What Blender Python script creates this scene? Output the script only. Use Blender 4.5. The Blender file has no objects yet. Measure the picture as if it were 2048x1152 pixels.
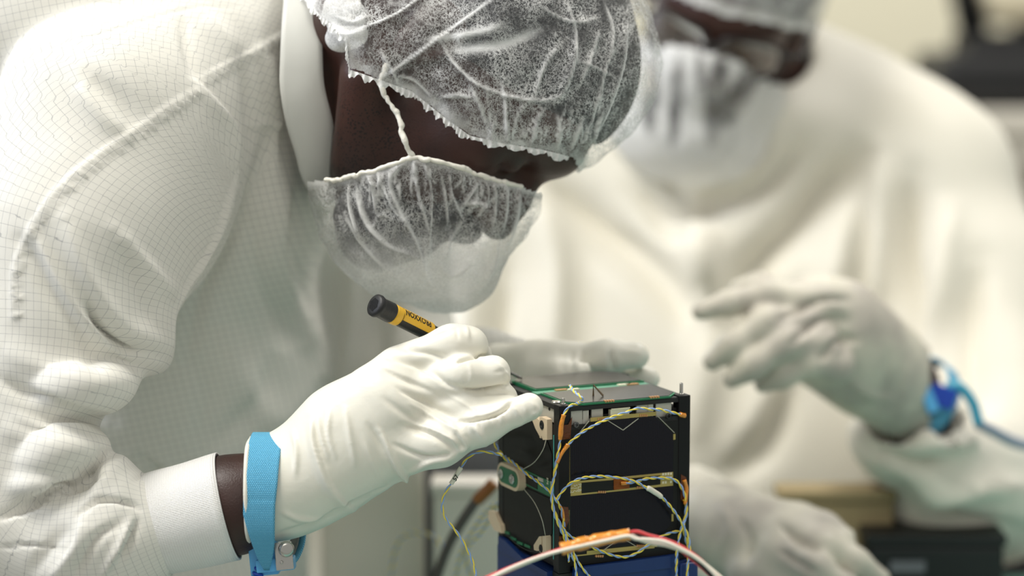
import bpy, math, random
import numpy as np
from mathutils import Vector, Matrix, noise as mnoise
random.seed(7); RNG = np.random.default_rng(7)
S = bpy.context.scene
COL = S.collection
# ------------------------------------------------------------------ camera
FPX = 85/36*2048
PITCH = math.radians(7.915)
CAM = np.array([0.0, 0.0, 1.26])
cam = bpy.data.cameras.new('camera'); cam.lens = 85; cam.sensor_width = 36
cam.clip_start = .05; cam.clip_end = 60
cam.dof.use_dof = True; cam.dof.focus_distance = 1.60; cam.dof.aperture_fstop = 2.6
cam_o = bpy.data.objects.new('camera', cam); COL.objects.link(cam_o)
cam_o.location = CAM; cam_o.rotation_euler = (math.pi/2-PITCH, 0, 0)
S.camera = cam_o
# ------------------------------------------------------------------ light
S.view_settings.view_transform = 'Standard'; S.view_settings.look = 'None'
S.view_settings.exposure = 0.30; S.view_settings.gamma = 1; S.view_settings.use_curve_mapping = False
w = bpy.data.worlds.new('room_light'); S.world = w; w.use_nodes = True
w.node_tree.nodes['Background'].inputs[0].default_value = (.97, .97, .925, 1)
w.node_tree.nodes['Background'].inputs[1].default_value = 0.37
def area(name, loc, target, size, power, col, size_y=None):
    l = bpy.data.lights.new(name, 'AREA'); l.energy = power; l.color = col; l.size = size
    if size_y: l.shape = 'RECTANGLE'; l.size_y = size_y
    o = bpy.data.objects.new(name, l); COL.objects.link(o); o.location = loc
    d = Vector(target)-Vector(loc); o.rotation_euler = d.to_track_quat('-Z', 'Y').to_euler()
    return o
area('overhead_area_light', (-.9, 1.3, 2.9), (0, 1.8, .9), 1.0, 39, (1, .97, .90), .5)
area('overhead_area_light', (1.0, 2.5, 2.9), (.4, 2.2, .9), 1.2, 21, (1, .97, .91), .6)
area('overhead_area_light', (.8, 4.3, 2.9), (.8, 4.8, .9), 1.2, 30, (1, .97, .91), .6)  # added light, placed only to brighten the back wall
area('window_daylight', (-2.4, 1.3, 2.1), (-.3, 1.7, 1.2), 1.4, 26, (.72, .80, 1.0), 1.4)
area('overhead_area_light', (.3, -.7, 2.8), (.0, 2.0, .9), 1.3, 9, (1, .97, .90), .9)  # added fill from behind the camera, lifts the case and gloves
area('window_daylight', (-1.6, 3.9, 1.9), (.3, 2.4, 1.1), 1.0, 16, (.66, .76, 1.0), 1.2)
S.cycles.max_bounces = 8; S.cycles.transparent_max_bounces = 16
try: S.cycles.use_denoising = True
except Exception: pass
# ------------------------------------------------------------------ geometry kit
RT = np.array([1., 0, 0]); UP = np.array([0, math.sin(PITCH), math.cos(PITCH)])
FW = np.array([0, math.cos(PITCH), -math.sin(PITCH)]); NR = -FW
def P(px, py, d):
    return CAM + FW*d + RT*((px-1024)/FPX*d) + UP*((576-py)/FPX*d)
def PX(pts):
    q = np.asarray(pts)-CAM; d = q@FW
    return np.stack([1024+FPX*(q@RT)/d, 576-FPX*(q@UP)/d, d], -1)
def srgb(r, g, b):
    f = lambda c: (c/255/12.92) if c/255 <= .04045 else ((c/255+.055)/1.055)**2.4
    return (f(r), f(g), f(b), 1)
def catmull(pts, n=12):
    p = np.asarray(pts, float)
    if len(p) < 3: 
        t = np.linspace(0, 1, n+1)[:, None]; return p[0]*(1-t)+p[-1]*t
    q = np.vstack([2*p[0]-p[1], p, 2*p[-1]-p[-2]]); out = []
    for i in range(1, len(q)-2):
        for t in np.linspace(0, 1, n, endpoint=False):
            out.append(.5*((2*q[i])+(-q[i-1]+q[i+1])*t+(2*q[i-1]-5*q[i]+4*q[i+1]-q[i+2])*t*t+(-q[i-1]+3*q[i]-3*q[i+1]+q[i+2])*t**3))
    out.append(p[-1]); return np.array(out)
def mesh_obj(name, V, F, mat=None, parent=None, smooth=True, attrs=None):
    me = bpy.data.meshes.new(name)
    V = np.asarray(V, float)
    if isinstance(F, np.ndarray) and len(F):
        k = F.shape[1]
        me.vertices.add(len(V)); me.vertices.foreach_set('co', V.ravel())
        me.loops.add(F.size); me.loops.foreach_set('vertex_index', F.ravel().astype(np.int32))
        me.polygons.add(len(F)); me.polygons.foreach_set('loop_start', np.arange(0, F.size, k, dtype=np.int32))
        me.update(calc_edges=True); me.validate()
    else:
        me.from_pydata([tuple(v) for v in V], [], [tuple(f) for f in F]); me.update()
    if smooth: me.polygons.foreach_set('use_smooth', np.ones(len(me.polygons), bool))
    for k, a in (attrs or {}).items():
        a = np.asarray(a, float)
        if a.ndim == 1:
            at = me.attributes.new(k, 'FLOAT', 'POINT'); at.data.foreach_set('value', a)
        else:
            at = me.attributes.new(k, 'FLOAT_VECTOR', 'POINT'); at.data.foreach_set('vector', a.ravel())
    o = bpy.data.objects.new(name, me); COL.objects.link(o)
    if mat is not None:
        for m in (mat if isinstance(mat, (list, tuple)) else [mat]): me.materials.append(m)
    if parent is not None: o.parent = parent; o.matrix_parent_inverse = parent.matrix_world.inverted()
    return o
def empty(name, loc=(0, 0, 0), rz=0):
    o = bpy.data.objects.new(name, None); COL.objects.link(o); o.location = loc; o.rotation_euler = (0, 0, rz)
    o.matrix_world = Matrix.Translation(Vector(loc)) @ Matrix.Rotation(rz, 4, 'Z'); o.empty_display_size = .02
    return o
def tag(o, label=None, cat=None, group=None, kind=None):
    for k, v in (('label', label), ('category', cat), ('group', group), ('kind', kind)):
        if v: o[k] = v
    return o
# ---- signed distance fields
def smin(a, b, k):
    if k <= 0: return np.minimum(a, b)
    h = np.clip(.5+.5*(b-a)/k, 0, 1); return b*(1-h)+a*h-k*h*(1-h)
def smax(a, b, k): return -smin(-a, -b, k)
def limb(pts, rad, k=.01, flat=None, ff=1.0):
    """chain of tapered capsules; flat/ff squash the section along one direction"""
    pts = [np.asarray(p, float) for p in pts]
    if flat is not None: flat = np.asarray(flat, float)/np.linalg.norm(flat)
    def f(X):
        out = None
        for i in range(len(pts)-1):
            a, b = pts[i], pts[i+1]; ab = b-a
            t = np.clip(((X-a)@ab)/(ab@ab), 0, 1)
            q = X-a-t[:, None]*ab
            if flat is not None:
                n = q@flat; d = np.sqrt(np.maximum((q*q).sum(1)+(ff*ff-1)*n*n, 0))
            else: d = np.sqrt((q*q).sum(1))
            d = d-(rad[i]*(1-t)+rad[i+1]*t)
            out = d if out is None else smin(out, d, k)
        return out
    return f
def ell(c, r, axes=None):
    c = np.asarray(c, float); r = np.asarray(r, float); A = np.eye(3) if axes is None else np.asarray(axes, float)
    def f(X):
        q = (X-c)@A.T; k0 = np.sqrt(((q/r)**2).sum(1)); k1 = np.sqrt(((q/(r*r))**2).sum(1))
        return k0*(k0-1)/np.maximum(k1, 1e-9)
    return f
def union(items, k=.01):
    """items: functions, or (function, blend)"""
    def f(X):
        out = None
        for it in items:
            g, kk = it if isinstance(it, tuple) else (it, k)
            d = g(X); out = d if out is None else smin(out, d, kk)
        return out
    return f
def sdf_mesh(f, lo, hi, h, coarse=4, margin=1.6):
    lo = np.asarray(lo, float); hi = np.asarray(hi, float)
    H = h*coarse; n = np.ceil((hi-lo)/H).astype(int)+1
    ax = [lo[i]+H*np.arange(n[i]) for i in range(3)]
    G = np.stack(np.meshgrid(*ax, indexing='ij'), -1).reshape(-1, 3)
    Fc = f(G).reshape(n)
    nc = n-1
    mn = np.full(nc, 1e9)
    for dx in (0, 1):
        for dy in (0, 1):
            for dz in (0, 1): mn = np.minimum(mn, np.abs(Fc[dx:nc[0]+dx, dy:nc[1]+dy, dz:nc[2]+dz]))
    act = np.argwhere(mn < H*margin)
    N = nc*coarse+1
    F = np.repeat(np.repeat(np.repeat(Fc, coarse, 0), coarse, 1), coarse, 2)[:N[0], :N[1], :N[2]].copy()
    F = np.where(F >= 0, 1., -1.)
    k = np.arange(coarse+1); off = np.stack(np.meshgrid(k, k, k, indexing='ij'), -1).reshape(-1, 3)
    step = 20000
    for s in range(0, len(act), step):
        idx = (act[s:s+step, None, :]*coarse+off[None]).reshape(-1, 3)
        v = f(lo+idx*h)
        F[idx[:, 0], idx[:, 1], idx[:, 2]] = v
    return surface_net(F, lo, h)
def surface_net(F, lo, h):
    ins = F < 0; n = np.array(F.shape)-1
    cnt = np.zeros(n, np.int8)
    for dx in (0, 1):
        for dy in (0, 1):
            for dz in (0, 1): cnt += ins[dx:n[0]+dx, dy:n[1]+dy, dz:n[2]+dz]
    cells = np.argwhere((cnt > 0) & (cnt < 8))
    ID = -np.ones(n, np.int64); ID[tuple(cells.T)] = np.arange(len(cells))
    acc = np.zeros((len(cells), 3)); num = np.zeros(len(cells))
    C = [(a, b, c) for a in (0, 1) for b in (0, 1) for c in (0, 1)]
    for a in C:
        for ax in range(3):
            if a[ax]: continue
            b = list(a); b[ax] = 1
            ia = cells+a; ib = cells+b
            fa = F[tuple(ia.T)]; fb = F[tuple(ib.T)]
            m = (fa < 0) != (fb < 0)
            t = np.where(m, fa/np.where(m, fa-fb, 1), 0)
            p = np.array(a, float)+np.outer(t, np.eye(3)[ax])
            acc += p*m[:, None]; num += m
    V = lo+(cells+acc/num[:, None])*h
    quads = []
    for ax in range(3):
        o1, o2 = [(1, 2), (2, 0), (0, 1)][ax]
        sl0 = [slice(1, n[i]) for i in range(3)]; sl0[ax] = slice(0, n[ax])
        sl1 = list(sl0); sl1[ax] = slice(1, n[ax]+1)
        A = ins[tuple(sl0)]; B = ins[tuple(sl1)]
        for m, flip in ((A & ~B, False), (~A & B, True)):
            e = np.argwhere(m)
            if not len(e): continue
            e = e+[1 if i != ax else 0 for i in range(3)]
            def cid(d1, d2):
                q = e.copy(); q[:, o1] -= d1; q[:, o2] -= d2; return ID[tuple(q.T)]
            q = np.stack([cid(1, 1), cid(0, 1), cid(0, 0), cid(1, 0)], 1)
            quads.append(q[:, ::-1] if flip else q)
    Q = np.vstack(quads); Q = Q[(Q >= 0).all(1)]
    return V, Q
def vnormals(V, F):
    a, b, c, d = (V[F[:, i]] for i in (0, 1, 2, -1))
    fn = np.cross(c-a, d-b) if F.shape[1] == 4 else np.cross(b-a, c-a)
    N = np.zeros_like(V)
    for i in range(F.shape[1]):
        for k in range(3): N[:, k] += np.bincount(F[:, i], fn[:, k], len(V))
    return N/np.maximum(np.linalg.norm(N, axis=1), 1e-12)[:, None]
def relax(V, F, it=2, lam=.5):
    n = len(V)
    for _ in range(it):
        S1 = np.zeros_like(V); c = np.zeros(n)
        k = F.shape[1]
        for i in range(k):
            j = (i+1) % k
            for q in range(3):
                S1[:, q] += np.bincount(F[:, i], V[F[:, j], q], n)+np.bincount(F[:, j], V[F[:, i], q], n)
            c += np.bincount(F[:, i], minlength=n)+np.bincount(F[:, j], minlength=n)
        V = V+lam*(S1/np.maximum(c, 1)[:, None]-V)
    return V
def keep(V, F, mask, *extra):
    f = F[mask[F].all(1)]; used = np.zeros(len(V), bool); used[f.ravel()] = True
    m = np.cumsum(used)-1
    return (V[used], m[f])+tuple(e[used] for e in extra)
def fnoise(X, scale, seed=0, oct=1):
    """smooth value noise in numpy, about -1..1"""
    out = 0; amp = 1; tot = 0
    for o in range(oct):
        q = X*scale*(2**o)+seed*17.3+o*5.1; i = np.floor(q).astype(np.int64); f = q-i; f = f*f*(3-2*f)
        def hsh(a, b, c):
            h = (a*374761393+b*668265263+c*2147483647+seed*1274126177) & 0xffffffff
            h = ((h ^ (h >> 13))*1274126177) & 0xffffffff
            return ((h ^ (h >> 16)) & 0xffff)/32768.-1
        v = 0
        for dx in (0, 1):
            for dy in (0, 1):
                for dz in (0, 1):
                    wgt = (f[:, 0] if dx else 1-f[:, 0])*(f[:, 1] if dy else 1-f[:, 1])*(f[:, 2] if dz else 1-f[:, 2])
                    v = v+wgt*hsh(i[:, 0]+dx, i[:, 1]+dy, i[:, 2]+dz)
        out = out+v*amp; tot += amp; amp *= .5
    return out/tot
def curve_dist(Q, pts, n=8):
    """distance, signed side and position along a smoothed 2D curve"""
    c = catmull(pts, n) if len(pts) > 2 else np.asarray(pts, float)
    L = np.r_[0, np.cumsum(np.linalg.norm(np.diff(c, axis=0), axis=1))]
    best = np.full(len(Q), 1e9); side = np.zeros(len(Q)); tt = np.zeros(len(Q))
    for i in range(len(c)-1):
        a, b = c[i], c[i+1]; ab = b-a; l2 = ab@ab
        if l2 < 1e-9: continue
        t = np.clip(((Q-a)@ab)/l2, 0, 1); r = Q-a-t[:, None]*ab; d = np.hypot(r[:, 0], r[:, 1])
        m = d < best; best[m] = d[m]
        side[m] = np.sign(ab[0]*r[m, 1]-ab[1]*r[m, 0]); tt[m] = (L[i]+t[m]*(L[i+1]-L[i]))/L[-1]
    return best, side, tt
def fold(V, N, folds, front=True, to=None, attr=None):
    """cloth folds and creases pushed in or out of a surface: (curve, width, height, kind)"""
    Q = PX(V)[:, :2]; D = np.zeros(len(V)); A = np.zeros(len(V))
    face = np.clip((N@NR)*3+.3, 0, 1) if front else np.ones(len(V))
    for fo in folds:
        pts, wd, amp = fo[:3]; kind = fo[3] if len(fo) > 3 else 'r'
        p = np.asarray(pts, float); bb = wd*4
        m = (Q[:, 0] > p[:, 0].min()-bb) & (Q[:, 0] < p[:, 0].max()+bb) & (Q[:, 1] > p[:, 1].min()-bb) & (Q[:, 1] < p[:, 1].max()+bb) & (face > 0)
        if not m.any(): continue
        d, s, t = curve_dist(Q[m], pts)
        tp = np.clip(np.sin(np.pi*np.clip(t, .02, .98)), 0, 1)**.5
        if kind == 'r': g = np.exp(-(d/wd)**2)
        elif kind == 's': g = np.where(s > 0, np.exp(-(d/(wd*2.2))**2), np.exp(-(d/max(wd*.45, 2.6))**2))
        elif kind == 'z': g = np.where(s > 0, np.exp(-(d/max(wd*.45, 2.6))**2), np.exp(-(d/(wd*2.2))**2))
        D[m] += amp*g*tp*face[m]
        A[m] = np.maximum(A[m], np.exp(-(d/(wd*.6))**2)*tp*face[m])
    V2 = V+N*D[:, None]
    return (V2, A) if attr else V2
# ---- tubes and boxes
def tube_data(path, r, seg=8, cap=True):
    p = np.asarray(path, float); n = len(p)
    r = np.full(n, r) if np.isscalar(r) else np.asarray(r)
    T = np.gradient(p, axis=0); T /= np.maximum(np.linalg.norm(T, axis=1), 1e-12)[:, None]
    a = np.array([0, 0, 1.]) if abs(T[0, 2]) < .9 else np.array([1., 0, 0])
    u = np.cross(T[0], a); u /= np.linalg.norm(u); V = []
    for i in range(n):
        u = u-T[i]*(u@T[i]); u /= np.linalg.norm(u); v = np.cross(T[i], u)
        for k in range(seg):
            an = 2*math.pi*k/seg; V.append(p[i]+r[i]*(math.cos(an)*u+math.sin(an)*v))
    F = [(i*seg+k, i*seg+(k+1) % seg, (i+1)*seg+(k+1) % seg, (i+1)*seg+k) for i in range(n-1) for k in range(seg)]
    if cap: F += [tuple(range(seg))[::-1], tuple((n-1)*seg+k for k in range(seg))]
    return V, F
class MB:
    def __init__(s): s.V = []; s.F = []
    def add(s, V, F):
        o = len(s.V); s.V += [tuple(v) for v in V]; s.F += [tuple(i+o for i in f) for f in F]; return s
    def tube(s, path, r, seg=8): return s.add(*tube_data(path, r, seg))
    def box(s, lo, hi, M=None, bev=0):
        lo = np.array(lo, float); hi = np.array(hi, float)
        if bev <= 0:
            V = [[(lo, hi)[i][0], (lo, hi)[j][1], (lo, hi)[k][2]] for i in (0, 1) for j in (0, 1) for k in (0, 1)]
            F = [(0, 1, 3, 2), (4, 6, 7, 5), (0, 4, 5, 1), (2, 3, 7, 6), (0, 2, 6, 4), (1, 5, 7, 3)]
        else:
            import bmesh
            bm = bmesh.new(); bmesh.ops.create_cube(bm, size=1)
            for v in bm.verts: v.co = Vector(((lo+hi)/2+np.array(v.co)*(hi-lo)))
            bmesh.ops.bevel(bm, geom=bm.edges[:], offset=bev, segments=2, affect='EDGES', profile=.6)
            V = [list(v.co) for v in bm.verts]; F = [[v.index for v in f.verts] for f in bm.faces]; bm.free()
        V = np.array(V)
        if M is not None: V = M(V)
        return s.add(V, F)
    def prism(s, poly, z0, z1, M=None):
        """2D polygon (counter-clockwise) swept in z"""
        n = len(poly); V = np.array([[x, y, z] for z in (z0, z1) for x, y in poly], float)
        F = [tuple(range(n))[::-1], tuple(range(n, 2*n))]+[(i, (i+1) % n, n+(i+1) % n, n+i) for i in range(n)]
        if M is not None: V = M(V)
        return s.add(V, F)
    def lathe(s, prof, M=None, seg=24):
        """profile (radius, height) round z"""
        V = [[r*math.cos(2*math.pi*k/seg), r*math.sin(2*math.pi*k/seg), z] for r, z in prof for k in range(seg)]
        F = [(i*seg+k, i*seg+(k+1) % seg, (i+1)*seg+(k+1) % seg, (i+1)*seg+k) for i in range(len(prof)-1) for k in range(seg)]
        F += [tuple(range(seg))[::-1], tuple((len(prof)-1)*seg+k for k in range(seg))]
        V = np.array(V)
        if M is not None: V = M(V)
        return s.add(V, F)
    def obj(s, name, mat, parent=None, smooth=False): return mesh_obj(name, s.V, s.F, mat, parent, smooth)
def frame(o, x, y, z):
    A = np.array([x, y, z], float)
    return lambda V: np.asarray(o)+np.asarray(V)@A
def unit(v): v = np.asarray(v, float); return v/np.linalg.norm(v)
# ------------------------------------------------------------------ materials
class NT:
    def __init__(s, name):
        s.m = bpy.data.materials.new(name); s.m.use_nodes = True; s.t = s.m.node_tree; s.t.nodes.clear()
        s.out = s.t.nodes.new('ShaderNodeOutputMaterial')
    def n(s, kind, **kw):
        nd = s.t.nodes.new('ShaderNode'+kind)
        for k, v in kw.items():
            if k.startswith('i_'):
                k = k[2:]; k = int(k) if k.isdigit() else k.replace('_', ' ')
                if hasattr(v, 'is_output') or isinstance(v, bpy.types.NodeSocket): s.t.links.new(v, nd.inputs[k])
                else: nd.inputs[k].default_value = v
            else: setattr(nd, k, v)
        return nd
    def math(s, op, a, b=0., c=0.):
        nd = s.n('Math', operation=op)
        for i, x in enumerate((a, b, c)):
            if isinstance(x, bpy.types.NodeSocket): s.t.links.new(x, nd.inputs[i])
            else: nd.inputs[i].default_value = x
        return nd.outputs[0]
    def ramp(s, fac, stops, interp='LINEAR'):
        nd = s.n('ValToRGB', i_0=fac); cr = nd.color_ramp; cr.interpolation = interp
        while len(cr.elements) < len(stops): cr.elements.new(.5)
        for e, (p, c) in zip(cr.elements, stops):
            e.position = p; e.color = c if len(c) == 4 else (*c, 1)
        return nd.outputs[0]
    def mix(s, fac, a, b, typ='MIX'):
        nd = s.n('Mix', data_type='RGBA', blend_type=typ)
        for i, x in ((0, fac), (6, a), (7, b)):
            if isinstance(x, bpy.types.NodeSocket): s.t.links.new(x, nd.inputs[i])
            else: nd.inputs[i].default_value = x
        return nd.outputs[2]
    def bump(s, h, strength=.3, dist=.001, normal=None):
        nd = s.n('Bump', i_Strength=strength, i_Distance=dist, i_Height=h)
        if normal is not None: s.t.links.new(normal, nd.inputs['Normal'])
        return nd.outputs[0]
    def bsdf(s, **kw):
        b = s.n('BsdfPrincipled', **{'i_'+k: v for k, v in kw.items()}); s.t.links.new(b.outputs[0], s.out.inputs[0]); return b
def plain(name, col, rough=.5, metal=0., bump=None, var=0., coat=0., spec=.5):
    t = NT(name); tc = t.n('TexCoord'); c = col
    nz = t.n('TexNoise', i_Vector=tc.outputs['Object'], i_Scale=60 if bump is None else bump[0], i_Detail=4.)
    if var: c = t.mix(nz.outputs[0], tuple(x*(1-var) for x in col[:3])+(1,), tuple(min(1, x*(1+var)) for x in col[:3])+(1,))
    kw = dict(Base_Color=c, Roughness=rough, Metallic=metal, Coat_Weight=coat, Specular_IOR_Level=spec)
    if bump: kw['Normal'] = t.bump(nz.outputs[0], bump[1], .0006)
    t.bsdf(**kw); return t.m
def fabric(name, col, grid=True, seamless=False, thread=.16):
    """gown cloth with the dark carbon threads woven in every 5 mm"""
    t = NT(name); at = t.n('Attribute', attribute_name='guv'); vec = at.outputs['Vector']
    sp = t.n('SeparateXYZ', i_0=vec)
    c = col; base = None
    wv = t.n('TexWave', i_Vector=vec, i_Scale=900., i_Distortion=0.); wv.bands_direction = 'DIAGONAL'
    nz = t.n('TexNoise', i_Vector=vec, i_Scale=38., i_Detail=5.)
    if grid:
        ln = []
        for k in (0, 1):
            m = t.math('ABSOLUTE', t.math('SUBTRACT', t.math('FRACT', t.math('DIVIDE', sp.outputs[k], .0052)), .5))
            ln.append(t.math('SUBTRACT', 1., t.math('SMOOTH_MIN', t.math('MULTIPLY', m, 22.), 1., .15)))
        g = t.math('MINIMUM', t.math('ADD', ln[0], ln[1]), 1.)
        br = t.n('TexNoise', i_Vector=vec, i_Scale=420., i_Detail=2.)
        g = t.math('MULTIPLY', g, t.math('MULTIPLY', t.math('ADD', br.outputs[0], .35), 1.0))
        c = t.mix(t.math('MULTIPLY', g, thread*3.2), col, srgb(96, 100, 112))
    h = t.math('ADD', t.math('MULTIPLY', nz.outputs[0], 1.), t.math('MULTIPLY', wv.outputs[1], .06))
    d = t.n('BsdfDiffuse', i_Color=c, i_Roughness=.6, i_Normal=t.bump(h, .35, .0016))
    tr = t.n('BsdfTranslucent', i_Color=c)
    gl = t.n('BsdfGlossy', i_Color=(1, 1, 1, 1), i_Roughness=.45)
    m1 = t.n('MixShader', i_0=.10, i_1=d.outputs[0], i_2=tr.outputs[0])
    m2 = t.n('MixShader', i_0=.02, i_1=m1.outputs[0], i_2=gl.outputs[0])
    t.t.links.new(m2.outputs[0], t.out.inputs[0]); return t.m
# ------------------------------------------------------------------ room
M_wall = plain('wall_paint', srgb(214, 208, 184), .8, 0, (6, .1))
M_floor = plain('floor_vinyl', srgb(150, 150, 140), .4)
def bx(name, lo, hi, mat, parent=None, bev=0): mb = MB(); mb.box(lo, hi, None, bev); return mb.obj(name, mat, parent)
tag(bx('floor', (-4, -1.5, -.05), (4.2, 5.6, 0), M_floor), kind='structure')
tag(bx('wall_back', (-4, 5.4, 0), (4.2, 5.5, 3.0), M_wall), kind='structure')
# work table with a pale teal antistatic mat
M_mat = plain('teal_mat', srgb(118, 160, 150), .55, 0, (200, .15)); M_top = plain('table_top', srgb(196, 196, 190), .5)
M_leg = plain('grey_metal', srgb(120, 122, 124), .4, .6)
tbl = empty('work_table', (.65, 1.75, 0))
tag(tbl, 'low work table under the satellite, its top nearly all covered by the mat', 'table')
bx('table_top', (-.165, 1.25, .662), (1.5, 2.15, .695), M_top, tbl, .003)
for x in (-.13, 1.42):
    for y in (1.30, 2.09): bx('leg', (x, y, 0), (x+.04, y+.04, .6625), M_leg, tbl)
tag(bx('antistatic_mat', (-.158, 1.27, .6952), (.95, 2.14, .7002), M_mat, None, .001), 'pale teal antistatic mat lying on the work table', 'mat')
# ------------------------------------------------------------------ small satellite on its stand
SO = np.array([.0312, 1.568, .850]); SYAW = math.radians(24.6); SW = .0985; SH = .1135
sx = np.array([math.cos(SYAW), math.sin(SYAW), 0]); sy = np.array([-math.sin(SYAW), math.cos(SYAW), 0]); sz = np.array([0, 0, 1.])
SL = frame(SO, sx, sy, sz)
def ray(px, py): return unit(FW+RT*((px-1024)/FPX)+UP*((576-py)/FPX))
def onplane(px, py, ax, val):
    """where the line of sight meets a plane of the satellite's own axes"""
    n = (sx, sy, sz)[ax]; r = ray(px, py); t = ((SO-CAM)@n+val)/(r@n); q = CAM+r*t-SO
    return np.array([q@sx, q@sy, q@sz])
def C1(zx, zy): return 960+zx*.375, 720+zy*.375
def fpt(zx, zy, y=0.): q = onplane(*C1(zx, zy), 1, y); return (q[0], q[2])
def lpt(zx, zy, x=0.): q = onplane(*C1(zx, zy), 0, x); return (q[1], q[2])
def tpt(zx, zy, z): q = onplane(*C1(zx, zy), 2, z); return (q[0], q[1])
FR = lambda V: SL(np.asarray(V)[:, [0, 2, 1]])          # (x, z, y) prism swept in depth
def fprism(mb, poly, y0, y1): return mb.prism(poly, y0, y1, FR)
def lprism(mb, poly, x0, x1): return mb.prism(poly, x0, x1, lambda V: SL(np.asarray(V)[:, [2, 0, 1]]))
def tprism(mb, poly, z0, z1): return mb.prism(poly, z0, z1, SL)
M_anod = plain('black_anodised', srgb(15, 15, 16), .42, 0, (300, .15), 0, 0, .3)
M_blk = plain('black_plate', srgb(24, 23, 22), .55, 0, (250, .2))
M_pcbk = plain('black_board', srgb(22, 22, 20), .5, 0, None, 0, 0, .3)
M_gold = plain('gold_border', srgb(186, 166, 98), .4, .35, (400, .2))
M_copper = plain('copper_pad', srgb(214, 160, 110), .35, .6)
M_alu = plain('aluminium', srgb(198, 196, 186), .42, .35, (200, .15))
M_steel = plain('steel', srgb(190, 188, 182), .22, .9)
M_grn = plain('green_board', srgb(26, 110, 72), .4, 0, (300, .2), .15)
M_teal_pcb = plain('green_board_pale', srgb(96, 156, 128), .45)
M_cream = plain('cream_plastic', srgb(222, 200, 170), .5)
M_conn = plain('white_connector', srgb(226, 222, 196), .5)
M_nylon = plain('nylon_line', srgb(178, 176, 160), .3)
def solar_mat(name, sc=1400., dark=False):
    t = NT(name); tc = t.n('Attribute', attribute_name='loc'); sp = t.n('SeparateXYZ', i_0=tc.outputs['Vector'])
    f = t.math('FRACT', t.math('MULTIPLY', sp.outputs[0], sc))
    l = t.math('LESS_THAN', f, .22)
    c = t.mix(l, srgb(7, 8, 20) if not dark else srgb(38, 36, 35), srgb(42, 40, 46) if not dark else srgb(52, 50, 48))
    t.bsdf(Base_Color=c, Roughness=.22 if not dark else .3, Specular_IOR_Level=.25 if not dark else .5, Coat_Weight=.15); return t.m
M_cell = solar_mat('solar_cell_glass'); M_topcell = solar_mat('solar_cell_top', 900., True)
def amber():
    t = NT('amber_film'); tc = t.n('TexCoord'); nz = t.n('TexNoise', i_Vector=tc.outputs['Object'], i_Scale=180., i_Detail=3.)
    b = t.n('BsdfPrincipled', i_Base_Color=srgb(190, 104, 30), i_Roughness=.2, i_Specular_IOR_Level=.7, i_Normal=t.bump(nz.outputs[0], .9, .0012))
    tr = t.n('BsdfTransparent', i_Color=srgb(226, 150, 66)); m = t.n('MixShader', i_0=.45, i_1=tr.outputs[0], i_2=b.outputs[0])
    t.t.links.new(m.outputs[0], t.out.inputs[0]); return t.m
M_amber = amber()
sat = empty('small_satellite', SO, SYAW)
tag(sat, 'black cube-shaped small satellite with solar cells, standing on the blue stand', 'satellite')
def part(mb, name, mat, parent=sat, **k): return mb.obj(name, mat, parent, **k)
def cells(poly, y0, y1, name, mat, parent, pl='f'):
    mb = MB(); (fprism if pl == 'f' else lprism if pl == 'l' else tprism)(mb, poly, y0, y1)
    V = np.array(mb.V); q = V-SO; loc = np.stack([q@sx, q@sy, q@sz], 1)
    if pl == 'l': loc = loc[:, [1, 2, 0]]
    if pl == 't': loc = loc[:, [0, 1, 2]]
    return mesh_obj(name, V, mb.F, mat, parent, False, {'loc': loc})
RB = .0088
for (x0, y0) in ((0, 0), (SW-RB, 0), (0, SW-RB), (SW-RB, SW-RB)):
    mb = MB(); mb.box((x0, y0, -.0002), (x0+RB, y0+RB, SH-.0002), SL, .0006)
    rail = part(mb, 'rail', M_anod)
    c = np.array([x0+RB/2+(.0005 if x0 == 0 else -.0004), y0+RB/2, SH-.0004])
    tall = .0082 if x0 > 0 else .0048
    if (x0, y0) == (0, 0) or (x0 > 0 and y0 == 0):
        mb = MB(); mb.lathe([(.0019, 0), (.0019, .0009), (.0012, .0012), (.0012, tall-.0006), (.0008, tall)], lambda V, c=c: SL(V+c), 16)
        part(mb, 'pin', M_steel, rail)
# core so that the box is closed behind the panels
mb = MB(); mb.box((.004, .004, .001), (SW-.004, SW-.004, SH-.009), SL); part(mb, 'inner_frame', M_blk)
# front structure: top bar with silver windows
mb = MB(); z0 = SH-.0165
fprism(mb, [(RB, SH-.0045), (SW-RB, SH-.0045), (SW-RB, SH-.0018), (RB, SH-.0018)], .0008, .004)
fprism(mb, [(RB, SH-.0175), (SW-RB, SH-.0175), (SW-RB, SH-.0140), (RB, SH-.0140)], .0008, .004)
part(mb, 'cross_bar', M_blk)
def frect(a, b, zt=0, zb=0, y=.0015): # zoomed-x range on the strip, local heights
    xa = fpt(a, 290)[0]; xb = fpt(b, 250)[0]; return [(xa, SH-.0140-zb), (xb, SH-.0140-zb), (xb, SH-.0046-zt), (xa, SH-.0046-zt)]
for a, b in ((482, 555), (605, 665), (845, 905), (948, 1030)):
    mb = MB(); fprism(mb, frect(a, b), .0026, .0042); part(mb, 'side_plate', M_alu)
mb = MB(); fprism(mb, frect(555, 605, .0065, 0), .0026, .0042); part(mb, 'side_plate', M_alu)
mb = MB(); fprism(mb, frect(557, 588, .0005, .0042), .0022, .0042); part(mb, 'switch_block', M_alu)
mb = MB(); fprism(mb, frect(905, 932, 0, .001), .0022, .0042); part(mb, 'switch_block', M_alu)
mb = MB(); fprism(mb, frect(700, 800, .0012, .0005), .0010, .0042)
xs = np.linspace(fpt(704, 290)[0], fpt(794, 250)[0], 13)
for x in xs: fprism(mb, [(x, SH-.0060), (x+.0012, SH-.0060), (x+.0012, SH-.0051), (x, SH-.0051)], .0004, .0016)
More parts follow.
